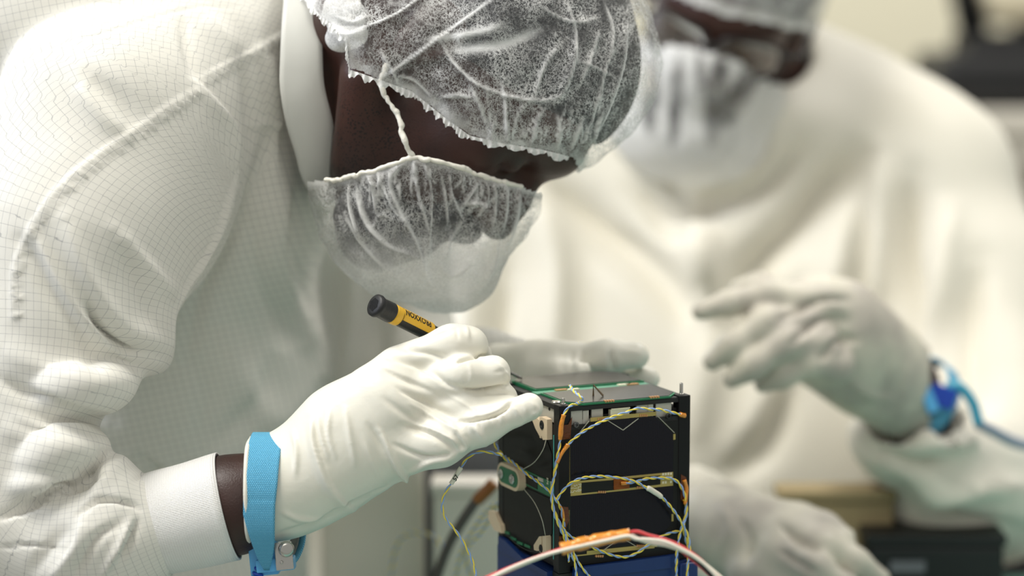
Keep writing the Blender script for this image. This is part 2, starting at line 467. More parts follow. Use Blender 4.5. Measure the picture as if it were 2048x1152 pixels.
part(mb, 'socket', M_conn)
# front panel
mb = MB(); fprism(mb, [(RB-.0004, .004), (SW-RB+.0004, .004), (SW-RB+.0004, SH-.0172), (RB-.0004, SH-.0172)], .0005, .0022)
front = part(mb, 'solar_panel', M_pcbk)
tag(front, 'front solar panel with a gold middle strip')
def fpoly(z, y=0.): return [fpt(a, b, y) for a, b in z]
def ccw(p):
    a = sum(p[i][0]*p[(i+1) % len(p)][1]-p[(i+1) % len(p)][0]*p[i][1] for i in range(len(p))); return p if a > 0 else p[::-1]
cells(ccw(fpoly([(583, 330), (930, 300), (1033, 395), (1030, 597), (482, 650), (482, 440)])), .0002, .0006, 'solar_cell', M_cell, front)
cells(ccw(fpoly([(482, 728), (1030, 672), (1030, 862), (940, 965), (575, 1010), (482, 925)])), .0002, .0006, 'solar_cell', M_cell, front)
mb = MB(); fprism(mb, ccw(fpoly([(478, 650), (1030, 597), (1030, 670), (478, 727)])), .0001, .0007); strip = part(mb, 'middle_strip', M_gold, front)
mb = MB()
fprism(mb, ccw(fpoly([(542, 655), (712, 640), (712, 694), (542, 711)])), -.0001, .0003)
fprism(mb, ccw(fpoly([(712, 640), (962, 616), (962, 664), (875, 673), (800, 682), (712, 694)])), -.0001, .0003)
part(mb, 'black_window', M_pcbk, front)
# gold edge lines and the chamfer wires
mb = MB()
def fline(mb, pts, wd, y0=0.0, y1=.0006):
    for (a, b) in zip(pts[:-1], pts[1:]):
        A = np.array(fpt(*a)); B = np.array(fpt(*b)); d = unit(B-A); n = np.array([-d[1], d[0]])*wd/2
        fprism(mb, ccw([tuple(A-n), tuple(B-n), tuple(B+n), tuple(A+n)]), y0, y1)
fline(mb, [(590, 319), (940, 286)], .0026); fline(mb, [(478, 445), (478, 652)], .0007); fline(mb, [(476, 800), (476, 905)], .0007)
fline(mb, [(1037, 395), (1037, 425)], .0016); fline(mb, [(570, 1027), (945, 988)], .0020); fline(mb, [(1027, 822), (1027, 860)], .0014)
fline(mb, [(478, 1048), (930, 1000)], .0008)
part(mb, 'gold_edge', M_gold, front)
for ln_, wd_ in (([(583, 325), (484, 445)], .0004), ([(680, 322), (763, 374), (845, 312)], .0005), ([(940, 292), (1037, 388)], .0004), ([(650, 1022), (722, 968)], .0004), ([(780, 962), (840, 998)], .0004)):
    mb = MB(); fline(mb, ln_, wd_, -.0001); part(mb, 'bond_wire', M_nylon, front)
for (cx, cy, n) in ((648, 316, 4), (872, 296, 4), (650, 704, 4), (856, 680, 3), (636, 1046, 4), (856, 992, 4)):
    mb = MB(); fprism(mb, ccw(fpoly([(cx-22, cy-3), (cx-20+n*11, cy-5), (cx-20+n*11, cy+3), (cx-22, cy+4)])), .0001, .0005)
    for k in range(n):
        fprism(mb, ccw(fpoly([(cx-20+k*11, cy-6), (cx-13+k*11, cy-6.6), (cx-13+k*11, cy+5.4), (cx-20+k*11, cy+6)])), -.0005, .0004)
    part(mb, 'solder_pad', M_copper, front)
mb = MB(); fprism(mb, ccw(fpoly([(712, 634), (795, 628), (795, 683), (712, 692)])), -.0006, -.0001); part(mb, 'amber_tape', M_amber, front)
def disc(mb, c, n, r, h, seg=20, sock=True):
    n = unit(n); a = unit(np.cross(n, (0, 0, 1) if abs(n[2]) < .9 else (1, 0, 0))); b = np.cross(n, a)
    M = frame(c, a, b, n)
    pr = [(r, 0), (r, h*.55), (r*.8, h)]+([(r*.42, h), (r*.36, h*.35)] if sock else [(r*.5, h*1.05)])
    mb.lathe(pr, M, seg)
for zx, zy in ((513, 347), (1005, 300)):
    x, z = fpt(zx, zy); mb = MB(); disc(mb, SL(np.array([[x, .0006, z]]))[0], -sy, .0021, .0014)
    part(mb, 'screw', plain('dull_screw', srgb(96, 98, 98), .35, .6) if zx < 600 else M_blk, front)
# writing on the gold strip, turned a quarter
def text_obj(txt, size, M4, mat, parent, name='lettering', depth=.00008, bold=0.):
    cu = bpy.data.curves.new(name, 'FONT'); cu.body = txt; cu.size = size; cu.extrude = depth; cu.offset = bold
    cu.align_x = 'LEFT'; o = bpy.data.objects.new(name, cu); COL.objects.link(o)
    dg = bpy.context.evaluated_depsgraph_get(); me = bpy.data.meshes.new_from_object(o.evaluated_get(dg))
    bpy.data.objects.remove(o); me.transform(M4)
    q = bpy.data.objects.new(name, me); COL.objects.link(q); me.materials.clear(); me.materials.append(mat)
    q.parent = parent; q.matrix_parent_inverse = parent.matrix_world.inverted(); return q
def m4(o, x, y, z): 
    m = Matrix.Identity(4)
    for i, c in enumerate((x, y, z, o)):
        for j in range(3): m[j][i] = c[j]
    return m
M_ink = plain('white_print', srgb(232, 226, 200), .6); M_black_ink = plain('black_print', srgb(20, 20, 20), .6)
for txt, zx, zy in (('PLB', 522, 659), ('517', 501, 663), ('1.2', 482, 677)):
    x, z = fpt(zx, zy); o = SL(np.array([[x, -.0001, z]]))[0]
    text_obj(txt, .0036, m4(o, -sz, sx, -sy), M_ink, front)
mb = MB()
for r in range(3):
    for k in range(4):
        a, b = 972+k*14, 604+r*22-k*1.2
        if (r*4+k) in (5, 10): continue
        fprism(mb, ccw(fpoly([(a, b), (a+9, b-1), (a+9, b+11), (a, b+12)])), -.0001, .0003)
part(mb, 'printed_marks', M_ink, front)
# left panel
mb = MB(); lprism(mb, [(RB-.0004, .006), (SW-RB+.0004, .006), (SW-RB+.0004, SH-.0150), (RB-.0004, SH-.0150)], .0004, .0030)
left = part(mb, 'solar_panel', M_pcbk); tag(left, 'side panel with round cut-outs and cream clips')
mb = MB(); lprism(mb, [(RB-.0012, .008), (RB-.0003, .008), (RB-.0003, SH-.021), (RB-.0012, SH-.021)], -.0003, .0010); part(mb, 'board_edge', plain('teal_edge', srgb(74, 160, 152), .4), left)
def lpoly(z, x=0.): return [lpt(a, b, x) for a, b in z]
dk = plain('dark_cell', srgb(10, 9, 9), .3, 0, None, 0, 0, .15)
ch = .016; b0, b1 = RB+.002, SW-RB-.001
for (z0, z1) in ((.062, SH-.019), (.009, .048)):
    lo_ = z0 < .03
    poly = [(b0, z0+(ch if lo_ else 0)), (b0+(ch if lo_ else 0), z0), (b1-(ch if lo_ else 0), z0), (b1, z0+(ch if lo_ else 0)), (b1, z1-(0 if lo_ else ch)), (b1-(0 if lo_ else ch), z1), (b0+(0 if lo_ else ch), z1), (b0, z1-(0 if lo_ else ch))]
    cells([p for i, p in enumerate(poly) if i == 0 or p != poly[i-1]], -.0001, .0006, 'solar_cell', dk, left, 'l')
mb = MB(); lprism(mb, ccw([(b0-.001, .0495), (b1, .0495), (b1, .0600), (b0-.001, .0600)]), -.0002, .0006); part(mb, 'middle_strip', M_grn, left)
mb = MB(); lprism(mb, ccw(lpoly([(220, 590), (308, 626), (308, 690), (215, 640)])), -.0005, .0002); part(mb, 'black_window', M_pcbk, left)
mb = MB(); lprism(mb, ccw(lpoly([(312, 622), (340, 634), (340, 652), (312, 640)])), -.0007, .0002); part(mb, 'chip', M_alu, left)
for txt, zy in (('DRE', 660), ('SPS', 640)):
    y, z = lpt(378 if txt == 'DRE' else 358, zy-15); o = SL(np.array([[-.0003, y, z]]))[0]
    text_obj(txt, .0034, m4(o, -sz, -sy, -sx), M_ink, left)
for (cx, cy) in ((180, 950), (215, 975), (255, 990), (145, 918)):
    mb = MB(); lprism(mb, ccw(lpoly([(cx-16, cy-10), (cx+14, cy+2), (cx+14, cy+14), (cx-16, cy+4)])), -.0004, .0002); part(mb, 'green_tab', M_grn, left)
# cream clips on the side panel
def clip(polys, x0, x1, name='cable_clip'):
    mb = MB()
    for p in polys: lprism(mb, ccw(lpoly(p)), x0, x1)
    return part(mb, name, M_cream)
c = clip([[(302, 292), (342, 320), (342, 405), (318, 360), (303, 318)], [(350, 300), (382, 316), (382, 424), (360, 424), (350, 400)], [(342, 300), (350, 304), (350, 416), (342, 412)]], -.0034, .0004)
mb = MB(); y, z = lpt(355, 344); disc(mb, SL(np.array([[-.0034, y, z]]))[0], -sx, .0031, .0007); part(mb, 'screw', M_blk, c)
c = clip([[(310, 985), (340, 938), (352, 938), (352, 1026), (312, 1010)], [(357, 938), (376, 934), (376, 1022), (357, 1026)]], -.0034, .0004)
mb = MB(); y, z = lpt(350, 1002); disc(mb, SL(np.array([[-.0034, y, z]]))[0], -sx, .0026, .0007); part(mb, 'screw', M_blk, c)
clip([[(64, 800), (95, 806), (128, 880), (134, 922), (96, 905), (66, 850)]], -.0030, .0004)
mb = MB()
def stadium(a, b, r, n=10):
    d = unit(b-a); an = math.atan2(d[1], d[0]); pts = []
    for k in range(n+1): t = an-math.pi/2+math.pi*k/n; pts.append((b[0]+r*math.cos(t), b[1]+r*math.sin(t)))
    for k in range(n+1): t = an+math.pi/2+math.pi*k/n; pts.append((a[0]+r*math.cos(t), a[1]+r*math.sin(t)))
    return pts
A_ = np.array(lpt(156, 604)); B_ = np.array(lpt(222, 634))
st = stadium(B_, A_, .0080); lprism(mb, ccw(st), -.0055, .0004)
lprism(mb, ccw(lpoly([(178, 640), (240, 645), (210, 684)])), -.0052, .0004)
c = part(mb, 'cable_clip', M_cream)
mb = MB(); lprism(mb, ccw(stadium(B_, A_, .0056)), -.0058, -.0050); part(mb, 'green_insert', M_grn, c)
for zx, zy in ((154, 603), (214, 632)):
    y, z = lpt(zx, zy); mb = MB(); disc(mb, SL(np.array([[-.0056, y, z]]))[0], -sx, .0036, .0016); part(mb, 'screw', M_steel, c, smooth=True)
for pts in ([(352, 428, -.003), (335, 480, -.005), (290, 545, -.006), (232, 582, -.005)], [(236, 690, -.004), (290, 760, -.0065), (330, 850, -.0065), (349, 936, -.003)], [(140, 930, -.002), (200, 985, -.004), (270, 1020, -.004), (335, 1018, -.003)]):
    pth = [SL(np.array([[x, *lpt(a, b, x)]]))[0] for a, b, x in pts]
    mb = MB(); mb.tube(catmull(pth, 8), .00035, 6); part(mb, 'nylon_line', M_nylon if pts[0][0] != 140 else M_blk, smooth=True)
# top: side plate under the lid, the lid and its solar boards
mb = MB()
lprism(mb, [(RB, SH-.0138), (SW-RB, SH-.0138), (SW-RB, SH-.0040), (RB, SH-.0040)], .0026, .0042); sp_ = part(mb, 'side_plate', M_alu)
mb = MB(); y, z = lpt(352, 262); disc(mb, SL(np.array([[.0026, y, z]]))[0], -sx, .0013, .0004); part(mb, 'hole', M_blk, sp_)
mb = MB(); mb.box((.0015, .0015, SH-.0046), (SW-.0015, SW-.0015, SH-.0012), SL, .0004)
lid = part(mb, 'top_plate', M_blk)
zt = SH-.0012
def tboard(z, zz, name, mat, th=.0009, parent=lid):
    mb = MB(); tprism(mb, ccw([tpt(a, b, zt+zz) for a, b in z]), zt+zz-th, zt+zz); return part(mb, name, mat, parent)
xb0, xb1 = .010, SW-.0075
def shape(y0, y1, c, ex=0):
    return [(xb0-ex+c, y0-ex), (xb1+ex-c, y0-ex), (xb1+ex, y0-ex+c*1.1), (xb1+ex, y1+ex), (xb0-ex, y1+ex), (xb0-ex, y0-ex+c)]
def tb(poly, z0, z1, name, mat, parent=lid): mb = MB(); tprism(mb, poly, zt+z0, zt+z1); return part(mb, name, mat, parent)
tb([(x, y) for x, y in shape(.0015, .047, .009, .0012)], 0, .0012, 'green_board', M_grn)
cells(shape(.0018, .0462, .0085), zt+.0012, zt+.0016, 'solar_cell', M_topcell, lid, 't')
tb([(xb0-.004, .047), (xb1+.002, .047), (xb1+.002, .056), (xb0-.004, .056)], 0, .0010, 'pale_board', M_teal_pcb)
yb = [(x, .104-y) for x, y in shape(.0015, .047, .009, .0012)][::-1]
tb(yb, 0, .0022, 'green_board', M_grn)
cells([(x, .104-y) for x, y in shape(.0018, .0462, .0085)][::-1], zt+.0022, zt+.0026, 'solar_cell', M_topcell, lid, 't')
for (x, y, c_) in ((.030, .0505, M_conn), (.022, .052, M_copper), (.070, .052, M_conn), (.076, .051, M_copper)):
    tb([(x, y-.0018), (x+.009, y-.0018), (x+.009, y+.0018), (x, y+.0018)], .0010, .0018, 'chip', c_)
for x in (.034, .068):
    mb = MB()
    for k in range(4): tprism(mb, [(x+k*.0019, .0002), (x+k*.0019+.0012, .0002), (x+k*.0019+.0012, .0030), (x+k*.0019, .0030)], zt+.0008, zt+.0020)
    part(mb, 'solder_pad', M_copper, lid)
mb = MB(); disc(mb, SL(np.array([[.0055, .0165, SH-.0012]]))[0], sz, .0035, .0014, 24, False); part(mb, 'screw', M_steel, lid, smooth=False)
mb = MB(); mb.tube(SL(np.array([[.036, .022, zt+.0016], [.036, .022, zt+.009], [.041, .017, zt+.002]])), .0007, 6); part(mb, 'sensor_lead', plain('brown_lead', srgb(74, 56, 22), .4), lid)
# ---- blue stand
M_blue = plain('blue_plastic', srgb(14, 44, 100), .38, 0, (120, .12), .08)
base = empty('satellite_stand', SL(np.array([[SW/2, SW/2, -.15]]))[0], SYAW)
tag(base, 'dark blue plastic stand holding up the black satellite on the teal mat', 'stand')
mb = MB(); e = .0022
poly = [(RB+.001, -e), (SW+e, -e), (SW+e, SW+e), (.022, SW+e), (-e-.001, SW-.006), (-e, RB+.001), (RB+.001, RB+.001)]
tprism(mb, poly, -.074, -.0006)
stand = part(mb, 'body', M_blue, base)
mb = MB(); tprism(mb, [(-.012, -.012), (SW+.012, -.012), (SW+.012, SW+.012), (-.012, SW+.012)], -.1497, -.074); part(mb, 'foot_plate', M_blue, base)
mb = MB(); tprism(mb, [(.0, .0), (RB+.001, .0), (RB+.001, RB+.001), (0, RB+.001)], -.074, -.0006); part(mb, 'corner_post', M_blk, base)
mb = MB(); fprism(mb, [(RB+.0012, -.004), (SW-RB-.001, -.004), (SW-RB-.001, .0046), (RB+.0012, .0036)], -.0040, -.0004); part(mb, 'front_lip', M_blue, base)
mb = MB(); fprism(mb, [(.034, -.034), (SW-.022, -.034), (SW-.018, -.019), (.030, -.019)], -.0046, -.0018); part(mb, 'recess_rim', M_blue, base)
mb = MB(); lprism(mb, [(RB+.0012, -.004), (SW-RB, -.004), (SW-RB, .0060), (SW*.78, .0050), (SW*.5, -.0005), (RB+.0012, -.0010)], -.0040, -.0004); part(mb, 'side_lip', M_blue, base)
mb = MB(); mb.box((SW-RB-.0006, -.0048, -.04), (SW+.0048, -.0004, -.002), SL, .0015); part(mb, 'corner_pocket', M_blue, base)
# ------------------------------------------------------------------ technician bending over the satellite
def PR(lst): return [P(a, b, d) for a, b, d, r in lst], [r*d/FPX for a, b, d, r in lst]
def plimb(lst, k=.01, flat=None, ff=1.): p, r = PR(lst); return limb(p, r, k, flat, ff)
def pell(px, py, d, rx, ry, rz, rot=0.):
    """ellipsoid in the picture's own directions: right, up, depth (radii in metres), turned by rot degrees"""
    a = math.radians(rot); X = RT*math.cos(a)+UP*math.sin(a); Y = -RT*math.sin(a)+UP*math.cos(a)
    return ell(P(px, py, d), (rx, ry, rz), [X, Y, FW])
# head axes: forward (face), up (crown), side (towards the camera)
HO = P(881, 105, 1.712); HK = 1.08
hf = unit(.40*RT-.917*UP); hu = unit(.917*RT+.40*UP); hs = unit(np.cross(hf, hu)); hs = hs if hs@NR > 0 else -hs
HA = np.array([hf, hu, hs])
def HW(v): return HO+HK*(np.atleast_2d(v)@HA)
def HL(X): return ((X-HO)@HA.T)/HK
def hell(c, r): 
    g = ell(c, r); return lambda X: g(HL(X))*HK
def hlimb(p, r, k=.01, flat=None, ff=1.):
    g = limb(p, r, k, flat, ff); return lambda X: g(HL(X))*HK
def head_field(extra=0.):
    its = [hell((.000, .046, 0), (.090, .077, .074)), (hell((.052, .030, 0), (.050, .062, .060)), .02),
           (hell((.045, -.028, 0), (.058, .060, .050)), .025), (hell((.066, -.080, 0), (.026, .022, .024)), .025),
           (hlimb([(-.030, .0, .034), (-.038, -.040, .028)], [.034, .028]), .03), (hlimb([(-.030, .0, -.034), (-.038, -.040, -.028)], [.034, .028]), .03),
           (hlimb([(.0, -.050, .052), (.045, -.078, .030)], [.017, .015]), .02), (hlimb([(.0, -.050, -.052), (.045, -.078, -.030)], [.017, .015]), .02),
           (hlimb([(.086, .046, .014), (.080, .042, .042)], [.013, .011]), .016), (hlimb([(.086, .046, -.014), (.080, .042, -.042)], [.013, .011]), .016),
           (hlimb([(.092, .030, 0), (.108, .006, 0), (.117, -.010, 0)], [.008, .009, .012]), .010),
           (hell((.090, .044, 0), (.0155, .015, .032)), .012),
           (hell((.106, -.014, .013), (.012, .009, .009)), .006), (hell((.106, -.014, -.013), (.012, .009, .009)), .006),
           (hell((.064, -.004, .042), (.022, .020, .018)), .02), (hell((.064, -.004, -.042), (.022, .020, .018)), .02),
           (hell((.100, -.038, 0), (.013, .010, .025)), .012), (hell((.096, -.055, 0), (.014, .010, .023)), .008)]
    u = union(its)
    def f(X):
        d = u(X)
        for s in (1, -1):
            d = smax(d, -hell((.097, .013, s*.034), (.013, .010, .019))(X), .012)    # eye socket
            d = smin(d, hell((.080, .012, s*.032), (.0135, .0125, .0150))(X), .004)   # closed lid over the eye
            d = smax(d, -hlimb([(.0925, .0065, s*.020), (.0920, .0030, s*.032), (.084, .0060, s*.046)], [.0011, .0013, .0010])(X), .002)
            e = hell((-.004, .0, s*.072), (.017, .029, .006))(X); e = smax(e, -hell((.002, .002, s*.079), (.009, .018, .006))(X), .004)
            d = smin(d, e, .006)
        return d
    return f
neck = plimb([(880, 20, 1.74, 150), (745, 130, 1.760, 155), (650, 165, 1.785, 158), (560, 230, 1.88, 130)], .05)
core = union([plimb([(540, 260, 1.93, 120), (380, 460, 1.98, 200), (300, 800, 2.02, 220), (240, 1300, 2.05, 240)], .05, FW, .9),
              (plimb([(440, 260, 1.88, 90), (230, 280, 1.69, 90), (100, 640, 1.635, 85), (20, 1000, 1.61, 80)], .03), .03),
              (plimb([(40, 1040, 1.61, 84), (300, 1066, 1.60, 86), (430, 1022, 1.60, 92), (465, 1010, 1.60, 102), (492, 1001, 1.60, 94), (570, 966, 1.60, 72)], .002), .02),
              (plimb([(560, 300, 1.97, 100), (700, 460, 2.03, 90), (770, 760, 2.03, 80), (960, 748, 1.86, 46), (1060, 728, 1.79, 32)], .03), .04)], .03)
hf_ = head_field()
body_f = lambda X: smin(smin(hf_(X), neck(X), .035), core(X), .04)
lo = np.array([-.42, 1.4, .80]); hi = np.array([.16, 2.12, 1.56])
def bbox_mesh(f, pts, pad, h, **k):
    pts = np.array(pts); return sdf_mesh(f, pts.min(0)-pad, pts.max(0)+pad, h, **k)
def skin_mat(name, base, red):
    t = NT(name); tc = t.n('TexCoord'); v = tc.outputs['Object']
    n1 = t.n('TexNoise', i_Vector=v, i_Scale=16., i_Detail=3.); n2 = t.n('TexNoise', i_Vector=v, i_Scale=900., i_Detail=2.)
    at = t.n('Attribute', attribute_name='beard')
    c = t.mix(t.ramp(n1.outputs[0], [(.35, (0, 0, 0)), (.7, (1, 1, 1))]), base, red)
    vo = t.n('TexVoronoi', i_Vector=v, i_Scale=520.); n3 = t.n('TexNoise', i_Vector=v, i_Scale=75., i_Detail=2.)
    dot = t.math('MULTIPLY', t.math('LESS_THAN', vo.outputs['Distance'], t.math('MULTIPLY', n3.outputs[0], .62)), at.outputs['Fac'])
    c = t.mix(t.math('MULTIPLY', dot, .85), c, (.004, .003, .003, 1))
    b = t.bsdf(Base_Color=c, Roughness=.46, Specular_IOR_Level=.42, Subsurface_Weight=.06, Subsurface_Radius=(.008, .003, .002), Normal=t.bump(n2.outputs[0], .35, .0006))
    return t.m
M_skin = skin_mat('dark_skin', srgb(46, 29, 25), srgb(66, 36, 28))
V, F = sdf_mesh(body_f, lo, hi, .0034)
V = relax(V, F, 2, .4); q = HL(V)
brd = 1.5*np.exp(-((q[:, 0]-.034)**2+(q[:, 1]+.072)**2)/.026**2)+.5*np.exp(-((q[:, 0]-.05)**2+(q[:, 1]+.065)**2)/.035**2)
person = mesh_obj('person', V, F, M_skin, None, True, {'beard': np.clip(brd, 0, 1)})
tag(person, 'person in white gown, hair net and beard cover bending over the satellite with a screwdriver', 'person')
# ---- close-cropped black hair
def hair_mat():
    t = NT('black_hair'); tc = t.n('TexCoord'); n = t.n('TexNoise', i_Vector=tc.outputs['Object'], i_Scale=700., i_Detail=3.)
    t.bsdf(Base_Color=t.mix(n.outputs[0], (.006, .006, .008, 1), (.03, .03, .034, 1)), Roughness=.6, Normal=t.bump(n.outputs[0], 1., .002)); return t.m
M_hair = hair_mat()
hairf = lambda X: smin(hell((.0, .046, 0), (.094, .082, .080))(X), hell((.040, .062, 0), (.056, .056, .066))(X), .02)
def hair_cut(X):
    q = HL(X); g = np.interp(q[:, 0], [-.12, -.06, .0, .02, .055, .085, .11], [-.05, -.045, -.01, .015, .035, .062, .075]); return (g-q[:, 1])*HK
V, F = sdf_mesh(lambda X: smax(hairf(X), hair_cut(X), .006), HO-.2, HO+.2, .004)
mesh_obj('hair', relax(V, F, 2), F, M_hair, person)
# black beard along the jaw, seen through the beard cover
bf = union([hlimb([(.070, -.068, .030), (.080, -.086, .026), (.090, -.088, .0), (.080, -.086, -.026), (.070, -.068, -.030)], [.012, .018, .020, .018, .012], .015),
            (hlimb([(.092, -.080, .0), (.104, -.062, .0)], [.018, .015], .015, (0, 0, 1), .7), .02), (hlimb([(.100, -.034, .024), (.112, -.030, 0), (.100, -.034, -.024)], [.007, .010, .007], .006), .02),
            (hlimb([(.100, -.034, .024), (.090, -.075, .022)], [.007, .010]), .012)], .012)
V, F = sdf_mesh(bf, HO-.2, HO+.2, .003); mesh_obj('beard', relax(V, F, 2), F, M_hair, person)

# ---- sheer non-woven cloth of hair net and beard cover
def net_mat(name, dens, bright=(.93, .93, .91, 1), gain=1., trans=.2):
    t = NT(name); tc = t.n('TexCoord'); v = tc.outputs['Object']; lines = None
    for i, (rot, sc) in enumerate((((.3, .2, .4), 300.), ((1.1, .5, 1.3), 360.), ((-.7, .9, 2.2), 330.), ((.2, -1.2, .9), 420.))):
        mp = t.n('Mapping', i_Vector=v, i_Rotation=rot, i_Scale=(1, .11, .8))
        wv = t.n('TexNoise', i_Vector=mp.outputs[0], i_Scale=sc, i_Detail=1.5, i_Distortion=.5)
        r = t.math('ABSOLUTE', t.math('SUBTRACT', wv.outputs[0], .5))
        l = t.math('SUBTRACT', 1., t.math('MINIMUM', t.math('MULTIPLY', r, 24.), 1.))
        lines = l if lines is None else t.math('MAXIMUM', lines, l)
    cl = t.n('TexNoise', i_Vector=v, i_Scale=55., i_Detail=5.); at = t.n('Attribute', attribute_name='ply')
    a = t.math('ADD', t.math('MULTIPLY', lines, t.math('MULTIPLY', cl.outputs[0], 1.25*gain)), t.math('MULTIPLY', t.math('SUBTRACT', cl.outputs[0], .55), .5))
    a = t.math('ADD', a, dens); a = t.math('MAXIMUM', t.math('MINIMUM', a, .88), .05)
    f = t.math('MINIMUM', at.outputs['Fac'], 1.)
    a = t.math('ADD', t.math('MULTIPLY', a, t.math('SUBTRACT', 1., f)), t.math('MULTIPLY', f, .93))
    bm = t.bump(t.math('ADD', lines, cl.outputs[0]), .3, .0006)
    d = t.n('BsdfDiffuse', i_Color=bright, i_Normal=bm); tr = t.n('BsdfTranslucent', i_Color=bright, i_Normal=bm)
    m1 = t.n('MixShader', i_0=trans, i_1=d.outputs[0], i_2=tr.outputs[0]); tp = t.n('BsdfTransparent')
    m2 = t.n('MixShader', i_0=a, i_1=tp.outputs[0], i_2=m1.outputs[0]); t.t.links.new(m2.outputs[0], t.out.inputs[0]); return t.m
M_net = net_mat('sheer_hair_net', -.06); M_beardnet = net_mat('sheer_beard_cover', -.04, trans=.32)
M_band = net_mat('gathered_net', .55)
capf = union([hell((.0, .045, 0), (.105, .094, .088)), (hell((.050, .066, 0), (.050, .064, .076)), .02), (hell((-.048, -.020, .0), (.050, .046, .078)), .03),
              (hell((.06, .045, 0), (.040, .040, .066)), .02), (hell((-.012, -.030, .050), (.034, .042, .036)), .02), (hell((-.012, -.030, -.050), (.034, .042, .036)), .02), (hell((-.045, -.035, .0), (.040, .046, .075)), .02), (hell((.025, .014, 0), (.080, .062, .083)), .02)])
CUT = ([-.13, -.046, -.024, -.005, .005, .022, .045, .062, .074, .088, .100, .15], [-.085, -.062, -.052, -.058, -.047, -.028, -.016, -.006, .010, .033, .050, .056])
V, F = sdf_mesh(capf, HO-.22, HO+.22, .0017)
V = relax(V, F, 3)
g = np.interp(HL(V)[:, 0], *CUT); ed = HL(V)[:, 1]-g
V, F, ed = keep(V, F, ed > 0, ed)
N = vnormals(V, F)
CF = [([(735, 170), (800, 130), (900, 60), (1010, -20)], 5, .002, 's'), ([(715, 60), (790, 30), (860, -20)], 4, .003, 's'), ([(870, 60), (905, 120), (960, 170), (1040, 195), (1100, 200)], 4, .002, 's'),
      ([(1133, 0), (1145, 40), (1152, 80), (1150, 120), (1135, 170), (1115, 205)], 5, .0035, 's'), ([(1150, 118), (1190, 135), (1230, 155)], 3, .002), ([(1070, 0), (1100, 25), (1150, 45), (1200, 35)], 3, .002),
      ([(1005, 165), (1010, 220), (1012, 280)], 5, .003, 'z'), ([(1022, 285), (1035, 230), (1060, 200)], 4, .002), ([(1065, 205), (1090, 130), (1130, 80)], 4, .002), ([(1112, 305), (1118, 262), (1114, 228)], 6, .003, 's'),
      ([(1140, 300), (1152, 265), (1165, 235)], 5, .003, 's'), ([(1200, 60), (1180, 120), (1160, 170)], 4, .002), ([(1232, 95), (1210, 140), (1195, 230)], 3, .002), ([(1255, 40), (1245, 130), (1210, 230), (1170, 300)], 5, .003, 's'),
      ([(1200, 180), (1190, 215), (1180, 250)], 3, .002), ([(880, 195), (920, 190), (950, 197)], 5, .003), ([(940, 170), (960, 210), (978, 262)], 5, .002), ([(975, 170), (978, 220), (985, 265)], 3, .002),
      ([(760, 100), (790, 150), (800, 185)], 4, .003), ([(790, 150), (830, 160), (870, 200)], 4, .002), ([(850, 80), (930, 70), (1010, 50)], 10, .002), ([(900, 100), (1000, 90), (1080, 60)], 14, -.002),
      ([(1000, 190), (1080, 200), (1130, 190)], 4, .002), ([(1060, 300), (1070, 250), (1090, 215)], 4, .002), ([(1210, 10), (1225, 60), (1222, 110)], 4, .002), ([(660, 60), (700, 70), (735, 60)], 7, .004), ([(670, 30), (710, 45), (740, 30)], 6, .004)]
rr = np.random.default_rng(3)
for k in range(26):
    u_ = rr.uniform(0, 1); x = 930+u_*270; y = 285-abs(u_-.75)*-22; L_ = rr.uniform(30, 80); CF.append(([(x, y), (x+rr.uniform(-6, 12), y-L_*.5), (x+rr.uniform(-6, 26), y-L_)], rr.uniform(1.6, 3), rr.uniform(.001, .002)))
V = V+N*(fnoise(V, 42, 5, 2)*.0035+fnoise(V, 110, 9)*.0012)[:, None]
V, A = fold(V, N, CF, attr=True)
crk = np.abs(fnoise(V, 30, 21, 2)); A = np.maximum(np.minimum(A*1.1, 1), .30*np.exp(-(crk/.012)**2)); A = np.maximum(A, .9*np.exp(-((ed-.003)/.006)**2)*(.55+.45*fnoise(V, 120, 4)))
mesh_obj('hair_net', V, F, M_net, person, True, {'ply': A}); net = bpy.data.objects['hair_net']
# frilled elastic edge of the hair net
def surf_at(f, fwd, up, z0=0., side=1):
    """outermost side coordinate of a head-frame field at (fwd, up)"""
    zs = np.linspace(.13, z0, 120)*side; X = HW(np.stack([np.full(120, fwd), np.full(120, up), zs], 1)); v = f(X); i = np.argmax(v < 0)
    return zs[i] if (v < 0).any() else z0
rim = []
for fw in np.linspace(-.075, .098, 90):
    up = np.interp(fw, *CUT)+.001; z = surf_at(capf, fw, up); rim.append((fw, up, z))
rim = np.array(rim)
V = []; n = len(rim); T = np.gradient(rim, axis=0); A = []
m = 1100; tt = np.linspace(0, n-1, m); R3 = np.stack([np.interp(tt, np.arange(n), rim[:, i]) for i in range(3)], 1)
for j, s_ in enumerate(np.linspace(0, 1, 7)):
    ru = np.sin(tt*4.1+3*np.sin(tt*.37))*.0012
    dn = .0032+.0014*np.sin(tt*1.3+2*np.sin(tt*.31))+.0006*np.sin(tt*3.7+2*np.sin(tt*1.7))
    q = R3.copy(); q[:, 0] += s_*dn*.75; q[:, 1] -= s_*dn*.65; q[:, 2] += ru*(.25+abs(s_-.3))+.0006; V.append(HW(q))
V = np.array(V).reshape(-1, 3); F = np.array([(j*m+i, j*m+i+1, (j+1)*m+i+1, (j+1)*m+i) for j in range(6) for i in range(m-1)])
A = np.clip(np.repeat(np.array([.95, 1., .95, .8, .6, .45, .5]), m)+fnoise(V, 260, 3)*.25, 0, 1)
mesh_obj('elastic_edge', V, F, M_band, net, True, {'ply': A})
